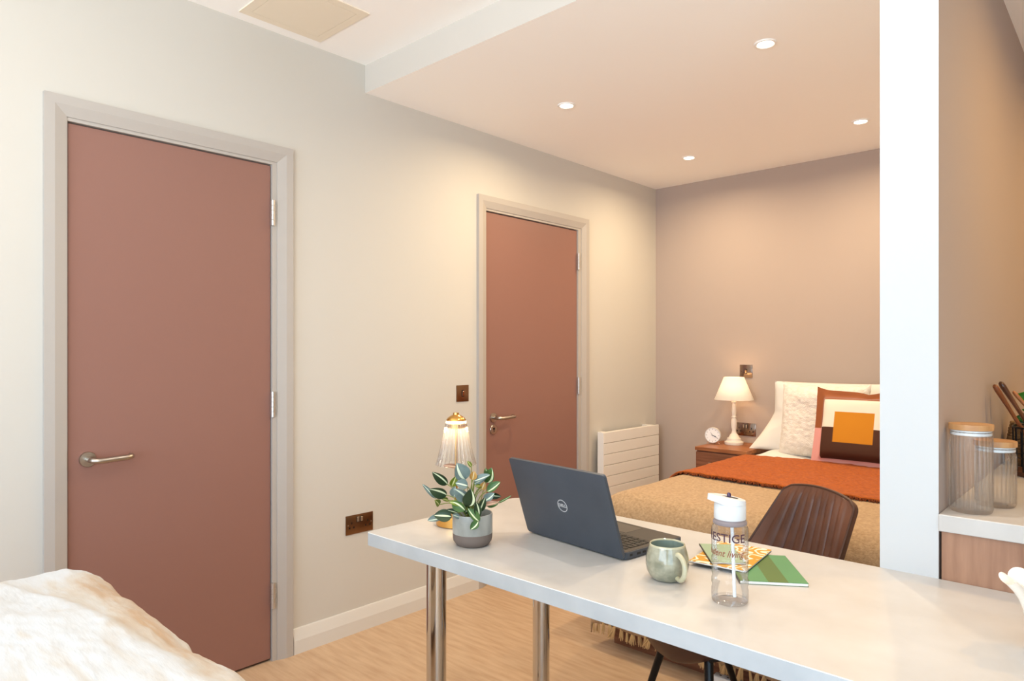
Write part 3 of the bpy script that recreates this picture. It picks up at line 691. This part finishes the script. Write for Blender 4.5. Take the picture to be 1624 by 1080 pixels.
def leaf(p0, p1, w_, kind, tilt, curl, stripe=0, rim=True):
    p0, p1 = Vector(p0), Vector(p1); L = (p1-p0); ln = L.length; ax = L/ln
    to_cam = -FWD+Vector((0, 0, .35)); side = ax.cross(to_cam).normalized(); nrm = side.cross(ax).normalized()
    q = Matrix.Rotation(tilt, 3, ax); side = q @ side; nrm = q @ nrm
    cols = [-1, -.86, -.5, -.16, .16, .5, .86, 1]; rows = 10; V, F, mi = [], [], []
    for j in range(rows+1):
        s_ = j/rows; hw = w_/2*(sin(pi*s_**.85)**.75)*(1 if s_ < .999 else 0)+.0004
        c = p0+ax*ln*s_+nrm*(curl*ln*sin(pi*s_)-abs(curl)*.0)
        for u in cols: V.append(c+side*hw*u+nrm*(hw*.35*u*u))
    n = len(cols)
    for j in range(rows):
        for i in range(n-1):
            F.append((j*n+i, j*n+i+1, (j+1)*n+i+1, (j+1)*n+i)); mid = (cols[i]+cols[i+1])/2
            mi.append(1 if abs(mid-stripe) < .17 else 0)
    o = obj('leaf', V, F, M_leaf[kind], t, mi=mi, angle=80); solid(o, .0006)
    return p0
# (base x,y  tip x,y  width  depth  kind  tilt  curl  stripe)
LV = [(740,290,615,25,205,-.02,'blue',.1,.12,-.34),(415,405,195,190,120,0,'dark',-.3,.1,.34),(415,570,160,450,140,-.02,'dark',-.5,.08,.34),(210,655,12,418,62,.01,'blue',.2,.1,0),
 (500,450,575,275,100,.01,'lime',.6,.1,0),(540,605,575,420,105,-.01,'blue',-.4,.1,.34),(780,400,595,345,130,-.03,'blue',.2,.1,0),(765,625,575,425,150,-.035,'blue',-.2,.1,.34),
 (812,700,850,415,165,-.05,'dark',.1,.12,.62),(890,345,1145,250,85,.0,'blue',-.5,.1,.34),(885,425,1075,325,62,.02,'blue',.3,.1,0),(1090,405,1180,150,150,.03,'green',.2,.1,.62),
 (1120,525,1325,370,115,.0,'green',-.3,.1,.34),(990,825,1080,590,95,-.03,'dark',.3,.1,0),(1060,670,1225,550,105,-.01,'blue',.2,.1,.34),(1150,640,1335,645,85,.03,'dark',.5,.1,0),
 (1035,745,1300,685,62,-.02,'pink',-.6,.08,.34),(1110,790,1290,735,65,.01,'green',.4,.1,0),(1290,730,1512,585,30,0,'green',.7,.06,0),(700,705,495,655,70,-.04,'lime',.4,.1,0),
 (545,665,740,790,125,-.045,'green',.2,.1,-.2),(975,885,935,640,95,-.05,'dark',.5,.05,.34),(985,945,815,750,105,-.055,'green',.1,.1,-.34),(965,950,855,1065,95,-.062,'green',-.3,.25,-.2),
 (515,885,255,858,155,-.05,'dark',.15,.1,0),(340,925,138,950,95,-.035,'blue',.4,.1,-.34),(435,685,345,635,60,0,'lime',.3,.1,0),(290,745,235,645,90,-.01,'lime',.6,.1,0),
 (600,130,368,85,66,.01,'pink',.6,.08,0),(860,330,885,190,95,.0,'gold',.2,.2,0),(620,860,440,795,70,-.03,'dark',.3,.1,0),(1010,525,1060,400,90,.02,'gold',.2,.1,0),
 (650,915,545,855,65,-.04,'blue',.3,.1,0),(760,870,700,720,110,-.0,'dark',.3,.1,0),(700,620,560,600,60,.02,'lime',.3,.1,0),(1000,470,905,450,60,.02,'lime',.3,.1,0),
 (1120,350,1075,180,90,.05,'green',-.3,.1,0),(840,800,720,900,80,.0,'dark',.3,.1,0),(830,130,765,30,50,.02,'lime',.3,.1,0),(620,580,600,520,60,.03,'green',.3,.1,0)]
Vs, Fs = [], []
for i, (bx, by, tx, ty, wd, dz, kd, tl, cu, stp) in enumerate(LV):
    d2 = dz+random.uniform(-.012, .012)
    p0 = ppos(bx, by, dz); p1 = ppos(tx, ty, d2-.01)
    leaf(p0+(p0-p1)*.06, p1+(p1-p0)*.06, wd/10.8*S*1.32, kd, tl*.6, cu*.5, stp)
    root = Vector((random.uniform(-.018, .018), random.uniform(-.018, .018), .068))
    if by < 870:
        mid = root.lerp(p0, .55)+Vector((0, 0, .018)); vs, fs = tube_vf(smooth_path([root, mid, p0], 4), .0012, 6, len(Vs)); Vs += vs; Fs += fs
obj('stems', Vs, Fs, mat('plant_stem', '7E8A3E', .6), t)

# ---- little glass desk lamp
t = thing('table_lamp', 'small brass table lamp with a fluted clear glass shade behind the plant', 'lamp', (1.098, 1.400, .75))
lathe('base', [(.056, 0), (.060, .002), (.0605, .028), (.058, .031), (.012, .032), (.006, .036)], M_brass, t, n=64)
lathe('stem', [(.0048, .034), (.0048, .30)], M_brass, t, n=20)
def flute(n_, d): return lambda a, i, n: 1+d*(abs(cos(a*n_/2))*2-1)
M_shg = glass('fluted_glass', (1, 1, .995), .6, (.84, .79, .72), .03, 2.2, .07)
s = lathe('lamp_shade', [(.0282, .316), (.0325, .296), (.038, .268), (.0445, .236), (.051, .207), (.0578, .184), (.059, .181), (.0565, .182), (.043, .236), (.0365, .268), (.0308, .296), (.0268, .315)], M_shg, t, n=168, cap0=False, cap1=False, rf=flute(24, .07), angle=80)
lathe('shade_collar', [(.0262, .292), (.0275, .292), (.0275, .305), (.0262, .305), (.0262, .292)], M_brass, t, cap0=False, cap1=False)
lathe('top_cap', [(.0300, .314), (.0300, .316), (.026, .322), (.018, .328), (.009, .332), (.009, .338), (.0, .3385)], M_brass, t, cap1=False)
lathe('led_disc', [(.022, .306), (.022, .3095)], mat('led_warm', 'FFFFFF', .4, emit='FFE0B4', estr=12), t, n=32)
pl = bpy.data.lights.new('lamp_glow', 'POINT'); pl.energy = .8*P_SMALL; pl.color = (1, .72, .42); pl.shadow_soft_size = .02
po = bpy.data.objects.new('lamp_glow', pl); COL.objects.link(po); po.parent = t; po.location = (0, 0, .285)

# ---- mug
t = thing('mug', 'speckled grey-green glazed mug in front of the laptop', 'mug', (1.8207, 1.3956, .75))
M_mug = mat('speckled_glaze', 'A8A48E', .13, col2='84836F', nscale=38, detail=8, lo=.36, hi=.62, coat=.5)
M_rim = mat('cream_glaze', 'C9C3A6', .15, col2='B5AF90', nscale=30, coat=.5); M_in = mat('inner_glaze', '8E9C92', .15, coat=.5)
body = lathe('body', [(.026, 0), (.032, .001), (.040, .008), (.0465, .020), (.0492, .034), (.0482, .050), (.0445, .066), (.0408, .0775)], M_mug, t, n=72, cap1=False)
lathe('rim', [(.0408, .0775), (.0402, .0810), (.0388, .0822), (.0372, .0810), (.0370, .0785)], M_rim, body, n=72, cap0=False, cap1=False)
lathe('inside', [(.0370, .0785), (.041, .066), (.0450, .050), (.0458, .034), (.043, .020), (.034, .008), (.0, .006)], M_in, body, n=72, cap0=False, cap1=False)
ca = atan2(-1.3956, 2.624-1.8207)+radians(30); dv = Vector((cos(ca), sin(ca), 0)); 
hp = [dv*.0415+Vector((0, 0, .066)), dv*.052+Vector((0, 0, .0675)), dv*.068+Vector((0, 0, .060)), dv*.0755+Vector((0, 0, .044)), dv*.071+Vector((0, 0, .026)), dv*.058+Vector((0, 0, .0145)), dv*.0440+Vector((0, 0, .0145))]
tube('handle', smooth_path(hp, 6), .0058, M_rim, t, n=14)

# ---- bottle
t = thing('water_bottle', 'clear water bottle with a white sports cap and printed lettering', 'bottle', (1.990, 1.3578, .75))
M_bot = glass('clear_plastic', (1, 1, 1), .55, (.70, .70, .71), .02, 5, .01)
prof = [(.0, .0035), (.028, .004), (.034, .001), (.0366, .004), (.0372, .012)]
for zc in (.034, .055, .077, .099): prof += [(.0372, zc-.006), (.0357, zc-.002), (.0357, zc+.002), (.0372, zc+.006)]
prof += [(.0372, .120), (.0372, .152), (.0366, .157), (.0335, .161), (.0325, .164)]
b = lathe('body', prof, M_bot, t, n=64, cap0=False, cap1=False)
lathe('base_wall', [(.034, .004), (.035, .007), (.0, .006)], glass('clear_plastic_base', (.96, .96, .965), .4, (.75, .75, .77), .05, 4, .03), b, n=48, cap0=False, cap1=False)
lathe('neck_ring', [(.0325, .163), (.0345, .165), (.0345, .169), (.032, .172), (.032, .180)], mat('smoky_plastic', '8A7F80', .3, trans=.0), t, cap0=False, cap1=False, n=48)
M_cap = mat('white_cap_plastic', 'D9DCDD', .35, subs=.1)
capo = lathe('cap', [(.0318, .1745), (.0325, .176), (.0322, .203), (.030, .208), (.0, .209)], M_cap, t, cap0=True, cap1=False, n=64)
fa = atan2(-RGT.y, -RGT.x)+radians(8); Mz = Matrix.Rotation(fa, 4, 'Z')
pts = []; n = 40                                            # flip spout: round at the back, drawn out to a lip at the front
for k in range(n):
    a = 2*pi*k/n; x = .0325*cos(a); y = .0325*sin(a)
    if x > 0: x = x*1.52; y = y*(1-.55*(x/.0494)**1.6)
    pts.append((x, y))
vs = [Mz @ Vector((x, y, .2065+.0)) if x < .02 else Mz @ Vector((x, y, .2065+(x-.02)*.33)) for x, y in pts]+[Mz @ Vector((x*.97, y*.95, .2125+(x+.0325)*.19)) for x, y in pts]
fs = [tuple(range(n-1, -1, -1)), tuple(range(n, 2*n))]+[(i, (i+1) % n, (i+1) % n+n, i+n) for i in range(n)]
obj('flip_spout', vs, fs, M_cap, t, angle=50)
obj('spout_recess', [Mz @ Vector((x*.42-.004, y*.34, .2129+(x*.42-.004+.0325)*.19)) for x, y in pts], [tuple(range(n))], mat('recess_shadow', '3A3836', .6), t)
vs, fs = lathe_vf([(.0042, -.008), (.0042, .006), (.0030, .0092), (0, .0104)], 20, True, False)
obj('mouthpiece', [Mz @ Vector((v[0]+.002, v[1], v[2]+.2185)) for v in vs], fs, mat('plum_rubber', '4A3450', .4), t)
tube('straw', [(.004*RGT.x, .004*RGT.y, .174), (.010*RGT.x, .010*RGT.y, .0095)], .0036, mat('straw_white', 'E6E9EA', .4), t, n=16)
phc = atan2(-1.3578, 2.624-1.990)
def wrap(body, size, z, length, centre, shear, m, nm):
    V, F = text_mesh(body, size, .00005, shear, .0002); xs = [v.x for v in V]; k = length/(max(xs)-min(xs)); mid = (max(xs)+min(xs))/2
    r = .0375
    return obj(nm, [((r+v.z)*cos(phc+centre+(v.x-mid)*k/r), (r+v.z)*sin(phc+centre+(v.x-mid)*k/r), z+v.y) for v in V], F, m, b, smooth=False)
wrap('PRESTIGE', .0245, .1395, .101, radians(-27), 0, mat('plum_print', '4A2C3C', .5), 'lettering')
wrap('student living', .0195, .1085, .094, radians(-24), .35, mat('copper_print', '8A5240', .5), 'lettering')

# ---- notebooks
def book(label, A, B_, L, W_, z0, th_, cover, spine=None, name='notebook', rot=0):
    """A, B_ corners of one long edge (world xy); L, W_ size; book extends to the right-hand side of A->B"""
    A = Vector(A+(0,)); d = (Vector(B_+(0,))-A).normalized(); nrm = Vector((d.y, -d.x, 0)); 
    ang = atan2(d.y, d.x)
    t = thing(name, label, 'notebook', (A.x, A.y, z0), ang)
    return t
def nb_pages(t, L, W_, th_): return box('pages', .001, L-.001, -W_+.0015, -.001, .0008, th_-.0008, mat('paper', 'F2EFEA', .8), t, smooth=False)
# green striped notebook (lowest)
t = book('green notebook with diagonal stripes, its corner nearest the bottle front', (1.9585, 1.4750), (1.840, 1.648), .21, .148, .7502, .007, None); L, W_, TH = .21, .148, .0075
nb_pages(t, L, W_, TH)
M_g1 = mat('mid_green_cover', '4E8A58', .45); M_g2 = mat('olive_green_cover', '4C6A2C', .45); M_g3 = mat('sage_cover', '93A888', .5)
def striped(name, z0, z1, t, mats, bands):
    bm = bmesh.new(); xs = [i*L/30 for i in range(31)]; ys = [-W_*j/22 for j in range(23)]
    g = [[bm.verts.new((x, y, z1)) for x in xs] for y in ys]
    for j in range(22):
        for i in range(30):
            f = bm.faces.new((g[j][i], g[j][i+1], g[j+1][i+1], g[j+1][i])); x = (xs[i]+xs[i+1])/2; y = (ys[j]+ys[j+1])/2; f.material_index = bands(x, y)
    o = obm(name, bm, mats, t, smooth=False); solid(o, z1-z0); return o
# stripes run across the book: strips of cover between straight cuts
def strip_cover(t, z0, z1, L, W_, mats, cuts, dirx):
    V, F, mi = [], [], []
    for k in range(len(cuts)-1):
        a, b_ = cuts[k], cuts[k+1]
        P = [(0, -a, 0), (L, -a, 0), (L, -b_, 0), (0, -b_, 0)]; o0 = len(V)
        V += [(p[0], p[1], z0) for p in P]+[(p[0], p[1], z1) for p in P]
        F += [(o0+4, o0+5, o0+6, o0+7), (o0, o0+1, o0+5, o0+4), (o0+1, o0+2, o0+6, o0+5), (o0+2, o0+3, o0+7, o0+6), (o0+3, o0, o0+4, o0+7), (o0+3, o0+2, o0+1, o0)]; mi += [k % 2]*6
    return obj('cover', V, F, mats, t, smooth=False, mi=mi)
strip_cover(t, TH-.0008, TH, L, W_, [M_g2, M_g1], [0, .022, .062, .106, .148], 0)
box('back_cover', 0, L, -W_, 0, 0, .0008, M_g2, t, smooth=False)
box('spine', -.0006, L, -.0008, .0006, 0, TH, M_black, t, smooth=False)
# yellow notebook with a looping pattern
t = book('mustard notebook with a looping cream pattern lying across the green one', (1.811, 1.517), (1.787, 1.727), .21, .140, .7580, .004, None); L, W_, TH = .21, .138, .005
nb_pages(t, L, W_, TH)
m = mat('mustard_pattern', 'C98F14', .5, col2='F3E7CC', nscale=1); nt = m.node_tree
wv = nt.nodes.new('ShaderNodeTexWave'); wv.wave_type = 'RINGS'; wv.inputs['Scale'].default_value = 7; wv.inputs['Distortion'].default_value = 9; wv.inputs['Detail'].default_value = 0; wv.inputs['Detail Scale'].default_value = 2.6
tc = [n for n in nt.nodes if n.type == 'TEX_COORD'][0]; rp = [n for n in nt.nodes if n.type == 'VALTORGB'][0]
rp.color_ramp.elements[0].position = .66; rp.color_ramp.elements[1].position = .70
mp = nt.nodes.new('ShaderNodeMapping'); mp.inputs['Scale'].default_value = (1.7, 1.7, 0); nt.links.new(tc.outputs['Object'], mp.inputs[0]); nt.links.new(mp.outputs[0], wv.inputs[0]); nt.links.new(wv.outputs[0], rp.inputs[0])
box('cover', 0, L, -W_, 0, TH-.0008, TH, m, t, smooth=False); box('back_cover', 0, L, -W_, 0, 0, .0008, M_black, t, smooth=False)
# sage notebook on top, small
t = book('small sage green notebook lying on the mustard one behind the bottle', (1.8640, 1.5270), (1.768, 1.652), .157, .07, .7636, .004, None); L, W_, TH = .157, .082, .004
nb_pages(t, L, W_, TH); box('cover', 0, L, -W_, 0, TH-.0008, TH, M_g3, t, smooth=False); box('back_cover', 0, L, -W_, 0, 0, .0008, M_black, t, smooth=False); box('spine', 0, L, -.001, .0006, 0, TH+.0003, M_black, t, smooth=False)

# ---- jars on the worktop
M_jar = glass('fluted_jar_glass', (1, 1, 1), .45, (.93, .92, .91), .02, 2.6, .008); M_lid = mat('acacia_lid', 'C99B68', .45, col2='A9784A', nscale=6, nstretch=(1, 9, 1), detail=5); M_sil2 = mat('silicone_seal', 'D9DCDC', .3)
def jar(label, loc, r, h):
    t = thing('storage_jar', label, 'jar', loc)
    g = lathe('glass_body', [(r*.6, .003), (r*.93, .001), (r*.985, .004), (r, .010), (r, h-.036), (r*.99, h-.030), (r*.99, h-.014), (r*.94, h-.014), (r*.95, .010), (r*.6, .007)], M_jar, t, n=260, cap0=True, cap1=True, rf=lambda a, i, n: 1+(.035*(abs(cos(a*13))*2-1) if 3 <= i <= 4 or i == 8 else 0), angle=80)
    lathe('lid', [(r*.9, h-.0135), (r*1.055, h-.0130), (r*1.06, h-.003), (r*1.04, h), (0, h)], M_lid, t, n=64, cap1=False)
    lathe('seal', [(r*.92, h-.026), (r*.965, h-.025), (r*.965, h-.020), (r*.92, h-.019)], M_sil2, t, n=64, cap0=False, cap1=False)
    lathe('seal', [(r*.92, h-.0175), (r*.965, h-.017), (r*.965, h-.0140), (r*.92, h-.0138)], M_sil2, t, n=64, cap0=False, cap1=False)
    return t
jar('tall fluted glass storage jar with a wooden lid against the partition', (2.331, 1.895, .9), .0425, .205)
jar('shorter fluted glass storage jar with a wooden lid behind the tall one', (2.363, 2.008, .9), .0415, .1585)

# ---- wire caddy with wooden servers, basket and plant behind
t = thing('wire_caddy', 'black wire caddy on a dark wooden base behind the short jar', 'caddy', (2.44, 2.585, .9))
lathe('base', [(.105, 0), (.108, .003), (.108, .014), (0, .014)], mat('dark_wood_base', '5A3420', .45), t, cap1=False)
V, F = [], []
for z, r in ((.145, .108), (.10, .107), (.055, .106)):
    p = [(r*cos(2*pi*k/48), r*sin(2*pi*k/48), z) for k in range(49)]; vs, fs = tube_vf(p, .0030 if z > .14 else .0018, 8, len(V)); V += vs; F += fs
obj('hoops', V, F, M_blackm, t)
for k in range(24):
    a = 2*pi*k/24; tube('upright', [(.105*cos(a), .105*sin(a), .012), (.108*cos(a), .108*sin(a), .145)], .0020, M_blackm, t, n=6)
M_srv = mat('acacia_server', '8A4E28', .4, col2='5A2E16', nscale=12, nstretch=(1, 1, .2), detail=4)
def server(label, p0, p1, w0, w1, m=M_srv):
    p0, p1 = Vector(p0), Vector(p1); t = thing('salad_server', label, 'utensil', p0, group=None)
    d = (p1-p0); pts = [d*s_ for s_ in (0, .12, .3, .5, .7, .85, .95, .985, 1)]; ws = [w0*.5, w0, w0*.8, w0*.7, w1*.8, w1, w1*1.15, w1*.95, w1*.4]
    vs, fs = tube_vf(pts, ws, 14); ax = d.normalized(); flat = ax.cross(Vector((-.3, 1, .2))).normalized()
    vs = [v-flat*(v.dot(flat)-0*v.dot(ax))*.35 if True else v for v in vs]
    obj('handle', vs, fs, m, t, angle=70); return t
server('dark wooden salad server leaning on the partition, the lower one', (2.411, 2.625, .918), (2.303, 2.452, 1.174), .012, .0105)
server('dark wooden salad server leaning out of the caddy, the upper one', (2.430, 2.672, .918), (2.306, 2.540, 1.180), .013, .0115, mat('acacia_server_light', '7A4526', .3, col2='4A2614', nscale=12, nstretch=(1, 1, .2), coat=.5))
server('paler brown wooden spoon behind the two dark servers', (2.490, 2.650, .918), (2.330, 2.610, 1.150), .009, .008, mat('pale_server', 'A5673A', .5))
t = thing('woven_basket', 'round seagrass basket standing in the corner of the worktop', 'basket', (2.393, 2.812, .9))
M_sea = mat('seagrass', 'A98A5E', .9, col2='7A5E3C', nscale=40, detail=3, bump=.8, bscale=80, bstretch=(1, 1, 2), bdist=.01)
V, F = [], []
for k in range(15):
    z = .006+k*.0092; r = .088+.009*sin(pi*k/14)
    p = [((r+.0015*sin(j*2.1+k))*cos(2*pi*j/60), (r+.0015*sin(j*2.1+k))*sin(2*pi*j/60), z+.001*sin(j*1.3)) for j in range(61)]; vs, fs = tube_vf(p, .0055, 8, len(V)); V += vs; F += fs
o = obj('woven_coils', V, F, M_sea, t)
lathe('basket_floor', [(.087, .001), (.087, .005)], M_sea, t)
t = thing('leafy_plant', 'dark green leafy houseplant growing out of the seagrass basket', 'plant', (2.393, 2.812, .912))
lathe('nursery_pot', [(.06, 0), (.08, .11), (.076, .11), (.07, .09), (0, .09)], M_black, t, cap1=False)
M_lf = mat('glossy_green_leaf', '2F7A22', .3, col2='1E5A1A', nscale=20)
V, F = [], []; rnd = random.Random(3)
def big_leaf(base, tip, wd, parent):
    base, tip = Vector(base), Vector(tip); L = tip-base; ln = L.length; ax = L/ln; side = ax.cross(Vector((.4, -.9, .5))).normalized(); nr = side.cross(ax)
    cols = [-1, -.6, -.25, 0, .25, .6, 1]; V, F = [], []
    for j in range(9):
        s_ = j/8; hw = wd/2*sin(pi*min(1, s_**.8))**.8+.0005; c = base+ax*ln*s_+nr*(.18*ln*sin(pi*s_*.9))
        for u in cols: V.append(c+side*hw*u+nr*hw*(.35*abs(u)+.05*sin(s_*14)*u))
    for j in range(8):
        for i in range(6): F.append((j*7+i, j*7+i+1, (j+1)*7+i+1, (j+1)*7+i))
    o = obj('leaf', V, F, M_lf, parent, angle=80); solid(o, .0008)
for b_, t_, wd in (((.03, -.01, .15), (-.076, -.03, .218), .085), ((.02, .0, .13), (-.06, -.05, .17), .05), ((.03, .02, .12), (-.085, -.03, .138), .055), ((0, .0, .11), (-.09, -.03, .115), .04), ((.03, -.02, .15), (.10, -.06, .26), .08),
                   ((.02, .03, .14), (.04, .10, .27), .07), ((0, -.02, .12), (.03, -.12, .18), .06), ((.01, 0, .15), (-.01, .03, .30), .07), ((.02, -.03, .12), (-.02, -.10, .20), .055)):
    big_leaf(b_, t_, wd, t)
    vs, fs = tube_vf([(0, 0, .09), (b_[0]*.6, b_[1]*.6, b_[2]*.9), b_], .0016, 6, len(V)); V += vs; F += fs
obj('stems', V, F, mat('plant_stem', '7E8A3E', .6), t)

# ---- ruffled white vase at the right edge
t = thing('ruffled_vase', 'white ceramic vase with a ruffled rim at the right end of the desk', 'vase', (2.505, 1.50, .75))
M_cer = mat('white_ceramic', 'F3F0E8', .25, coat=.3, subs=.05)
prof = [(.027, 0), (.030, .003), (.031, .020), (.032, .045), (.036, .070), (.043, .090), (.052, .106), (.061, .117), (.066, .122)]
def ruf(i0, A): return lambda a, i, n: 1+A*max(0, (min(i, 16-i)-i0)/4)**1.3*cos(a*6+.9)
inner = [(r-.004, z) for r, z in prof[::-1][1:-1]]
vs, fs = lathe_vf(prof+inner+[(0, .006)], 120, True, False, lambda a, i, n: 1+.08*max(0, (min(i, 16-i)-3)/5)**1.4*cos(a*7+1.2))
vs = [Vector((x, y, z+.006*max(0, (z-.07)/.05)*cos(atan2(y, x)*7+2.4))) for x, y, z in vs]
obj('vase_body', vs, fs, M_cer, t, angle=80)

# ---- sofa with fur throw
t = thing('sofa', 'cream upholstered sofa under the fur throw in the foreground', 'sofa', (1.42, -.05, 0))
M_sofa = mat('oatmeal_upholstery', 'D8CFC2', .9, bump=.3, bscale=250, bdist=.002)
box('base', -.56, .60, -.40, .44, .12, .30, M_sofa, t, bev=.02)
box('backrest', -.52, .56, .22, .44, .301, .745, M_sofa, t, bev=.05, seg=4)
box('arm', -.56, -.42, -.40, .218, .301, .58, M_sofa, t, bev=.03, seg=3); box('arm', .46, .60, -.40, .218, .301, .58, M_sofa, t, bev=.03, seg=3)
for x in (-.20, .24): box('seat_cushion', x-.215, x+.215, -.40, .215, .302, .45, M_sofa, t, bev=.03, seg=3)
for sx in (-.5, .54):
    for sy in (-.34, .38): lathe('leg', [(.018, 0), (.024, .119)], M_walnutd, t, loc=(sx, sy, 0), n=20)
def fur_mat():
    m = bpy.data.materials.new('mottled_fur'); m.use_nodes = True; nt = m.node_tree; N = nt.nodes; Lk = nt.links; p = N['Principled BSDF']; p.inputs['Roughness'].default_value = .9; p.inputs['Sheen Weight'].default_value = .15
    tc = N.new('ShaderNodeTexCoord'); mp = N.new('ShaderNodeMapping'); mp.inputs['Scale'].default_value = (2.2, 9, 5); mp.inputs['Rotation'].default_value = (0, 0, .5)
    nz = N.new('ShaderNodeTexNoise'); nz.inputs['Scale'].default_value = 2.2; nz.inputs['Detail'].default_value = 6; nz.inputs['Distortion'].default_value = .8
    at = N.new('ShaderNodeAttribute'); at.attribute_name = 'tan'
    mu = N.new('ShaderNodeMath'); mu.operation = 'MULTIPLY_ADD'; mu.inputs[1].default_value = .32
    rp = N.new('ShaderNodeValToRGB'); e = rp.color_ramp.elements; e[0].position = .60; e[0].color = lin('C2C4C6'); e[1].position = 1.1; e[1].color = lin('AE9274')
    x = e.new(.80); x.color = lin('BCB4A9')
    Lk.new(tc.outputs['Object'], mp.inputs[0]); Lk.new(mp.outputs[0], nz.inputs[0]); Lk.new(at.outputs['Fac'], mu.inputs[0]); Lk.new(nz.outputs[0], mu.inputs[2]); Lk.new(mu.outputs[0], rp.inputs[0]); Lk.new(rp.outputs[0], p.inputs['Base Color'])
    n2 = N.new('ShaderNodeTexNoise'); n2.inputs['Scale'].default_value = 30; n2.inputs['Detail'].default_value = 5; m2 = N.new('ShaderNodeMapping'); m2.inputs['Scale'].default_value = (.5, 2.4, 2); m2.inputs['Rotation'].default_value = (0, 0, .6)
    bp = N.new('ShaderNodeBump'); bp.inputs['Strength'].default_value = .3; bp.inputs['Distance'].default_value = .008
    Lk.new(tc.outputs['Object'], m2.inputs[0]); Lk.new(m2.outputs[0], n2.inputs[0]); Lk.new(n2.outputs[0], bp.inputs['Height']); Lk.new(bp.outputs[0], p.inputs['Normal'])
    return m
def furf(u, v):
    # u along the sofa, v from the seat side over the back to the rear
    X0, X1, YB, YF = .835, 2.03, .485, .10
    x = X0+(X1-X0)*u
    zt = .822+.006*noise.noise(Vector((x*4, 0, 3)))
    edge = .29+.125*(1-math.exp(-max(0, x-.98)/.28)) if x > .98 else .29-.5*(.98-x)   # rim of the upper fold
    # profile round the back
    r = .085; qa = r*pi/2; fl = .30; ft = YB-YF-2*r; tot = fl+qa+ft+qa+.34; s = v*tot
    if s < fl: y = YF; z = zt-r-(fl-s); 
    elif s < fl+qa: a = (s-fl)/r; y = YF+r*(1-cos(a)); z = zt-r*(1-sin(a))
    elif s < fl+qa+ft: y = YF+r+(s-fl-qa); z = zt
    elif s < fl+2*qa+ft: a = (s-fl-qa-ft)/r; y = YB-r+r*sin(a); z = zt-r*(1-cos(a))
    else: y = YB; z = zt-r-(s-fl-2*qa-ft)
    # rounded left end
    d = max(0, (X0+.17-x)/.17)
    z -= .16*d**2.6 if z > .5 else .0
    y -= (.13*d**2.2)*(1 if y > .3 else -.3)
    # upper fold thickness
    k = ss(edge+.012, edge-.022, y) if z > .62 else (1 if y < .3 else 0)
    z += .012*k*(1 if z > .6 else 0)
    n_ = noise.noise(Vector((x*5+2, y*7, z*5)))*.007+noise.noise(Vector((x*13, y*15, z*12)))*.0035+noise.noise(Vector((x*40, y*60, z*50)))*.0022
    return (x, y+n_*(1 if y > .4 else -.3), z+n_)
vs, fs = grid_vf(furf, 170, 190)
th = obj('fur_throw', vs, fs, fur_mat(), None, angle=180)
at = th.data.attributes.new('tan', 'FLOAT', 'POINT')
vals = []
for v_ in vs:
    x, y, z = v_; e = .29+.125*(1-math.exp(-max(0, x-.98)/.28)) if x > .98 else .2
    k = ss(e-.03, e+.01, y)*ss(.93, 1.15, x); vals.append(.25+.95*k-.35*ss(.45, .3, y)*ss(1.5, 1.2, x))
at.data.foreach_set('value', vals)
solid(th, .012, -1)
tag(th, 'thick mottled cream and tan fur throw heaped over the sofa back', 'throw')
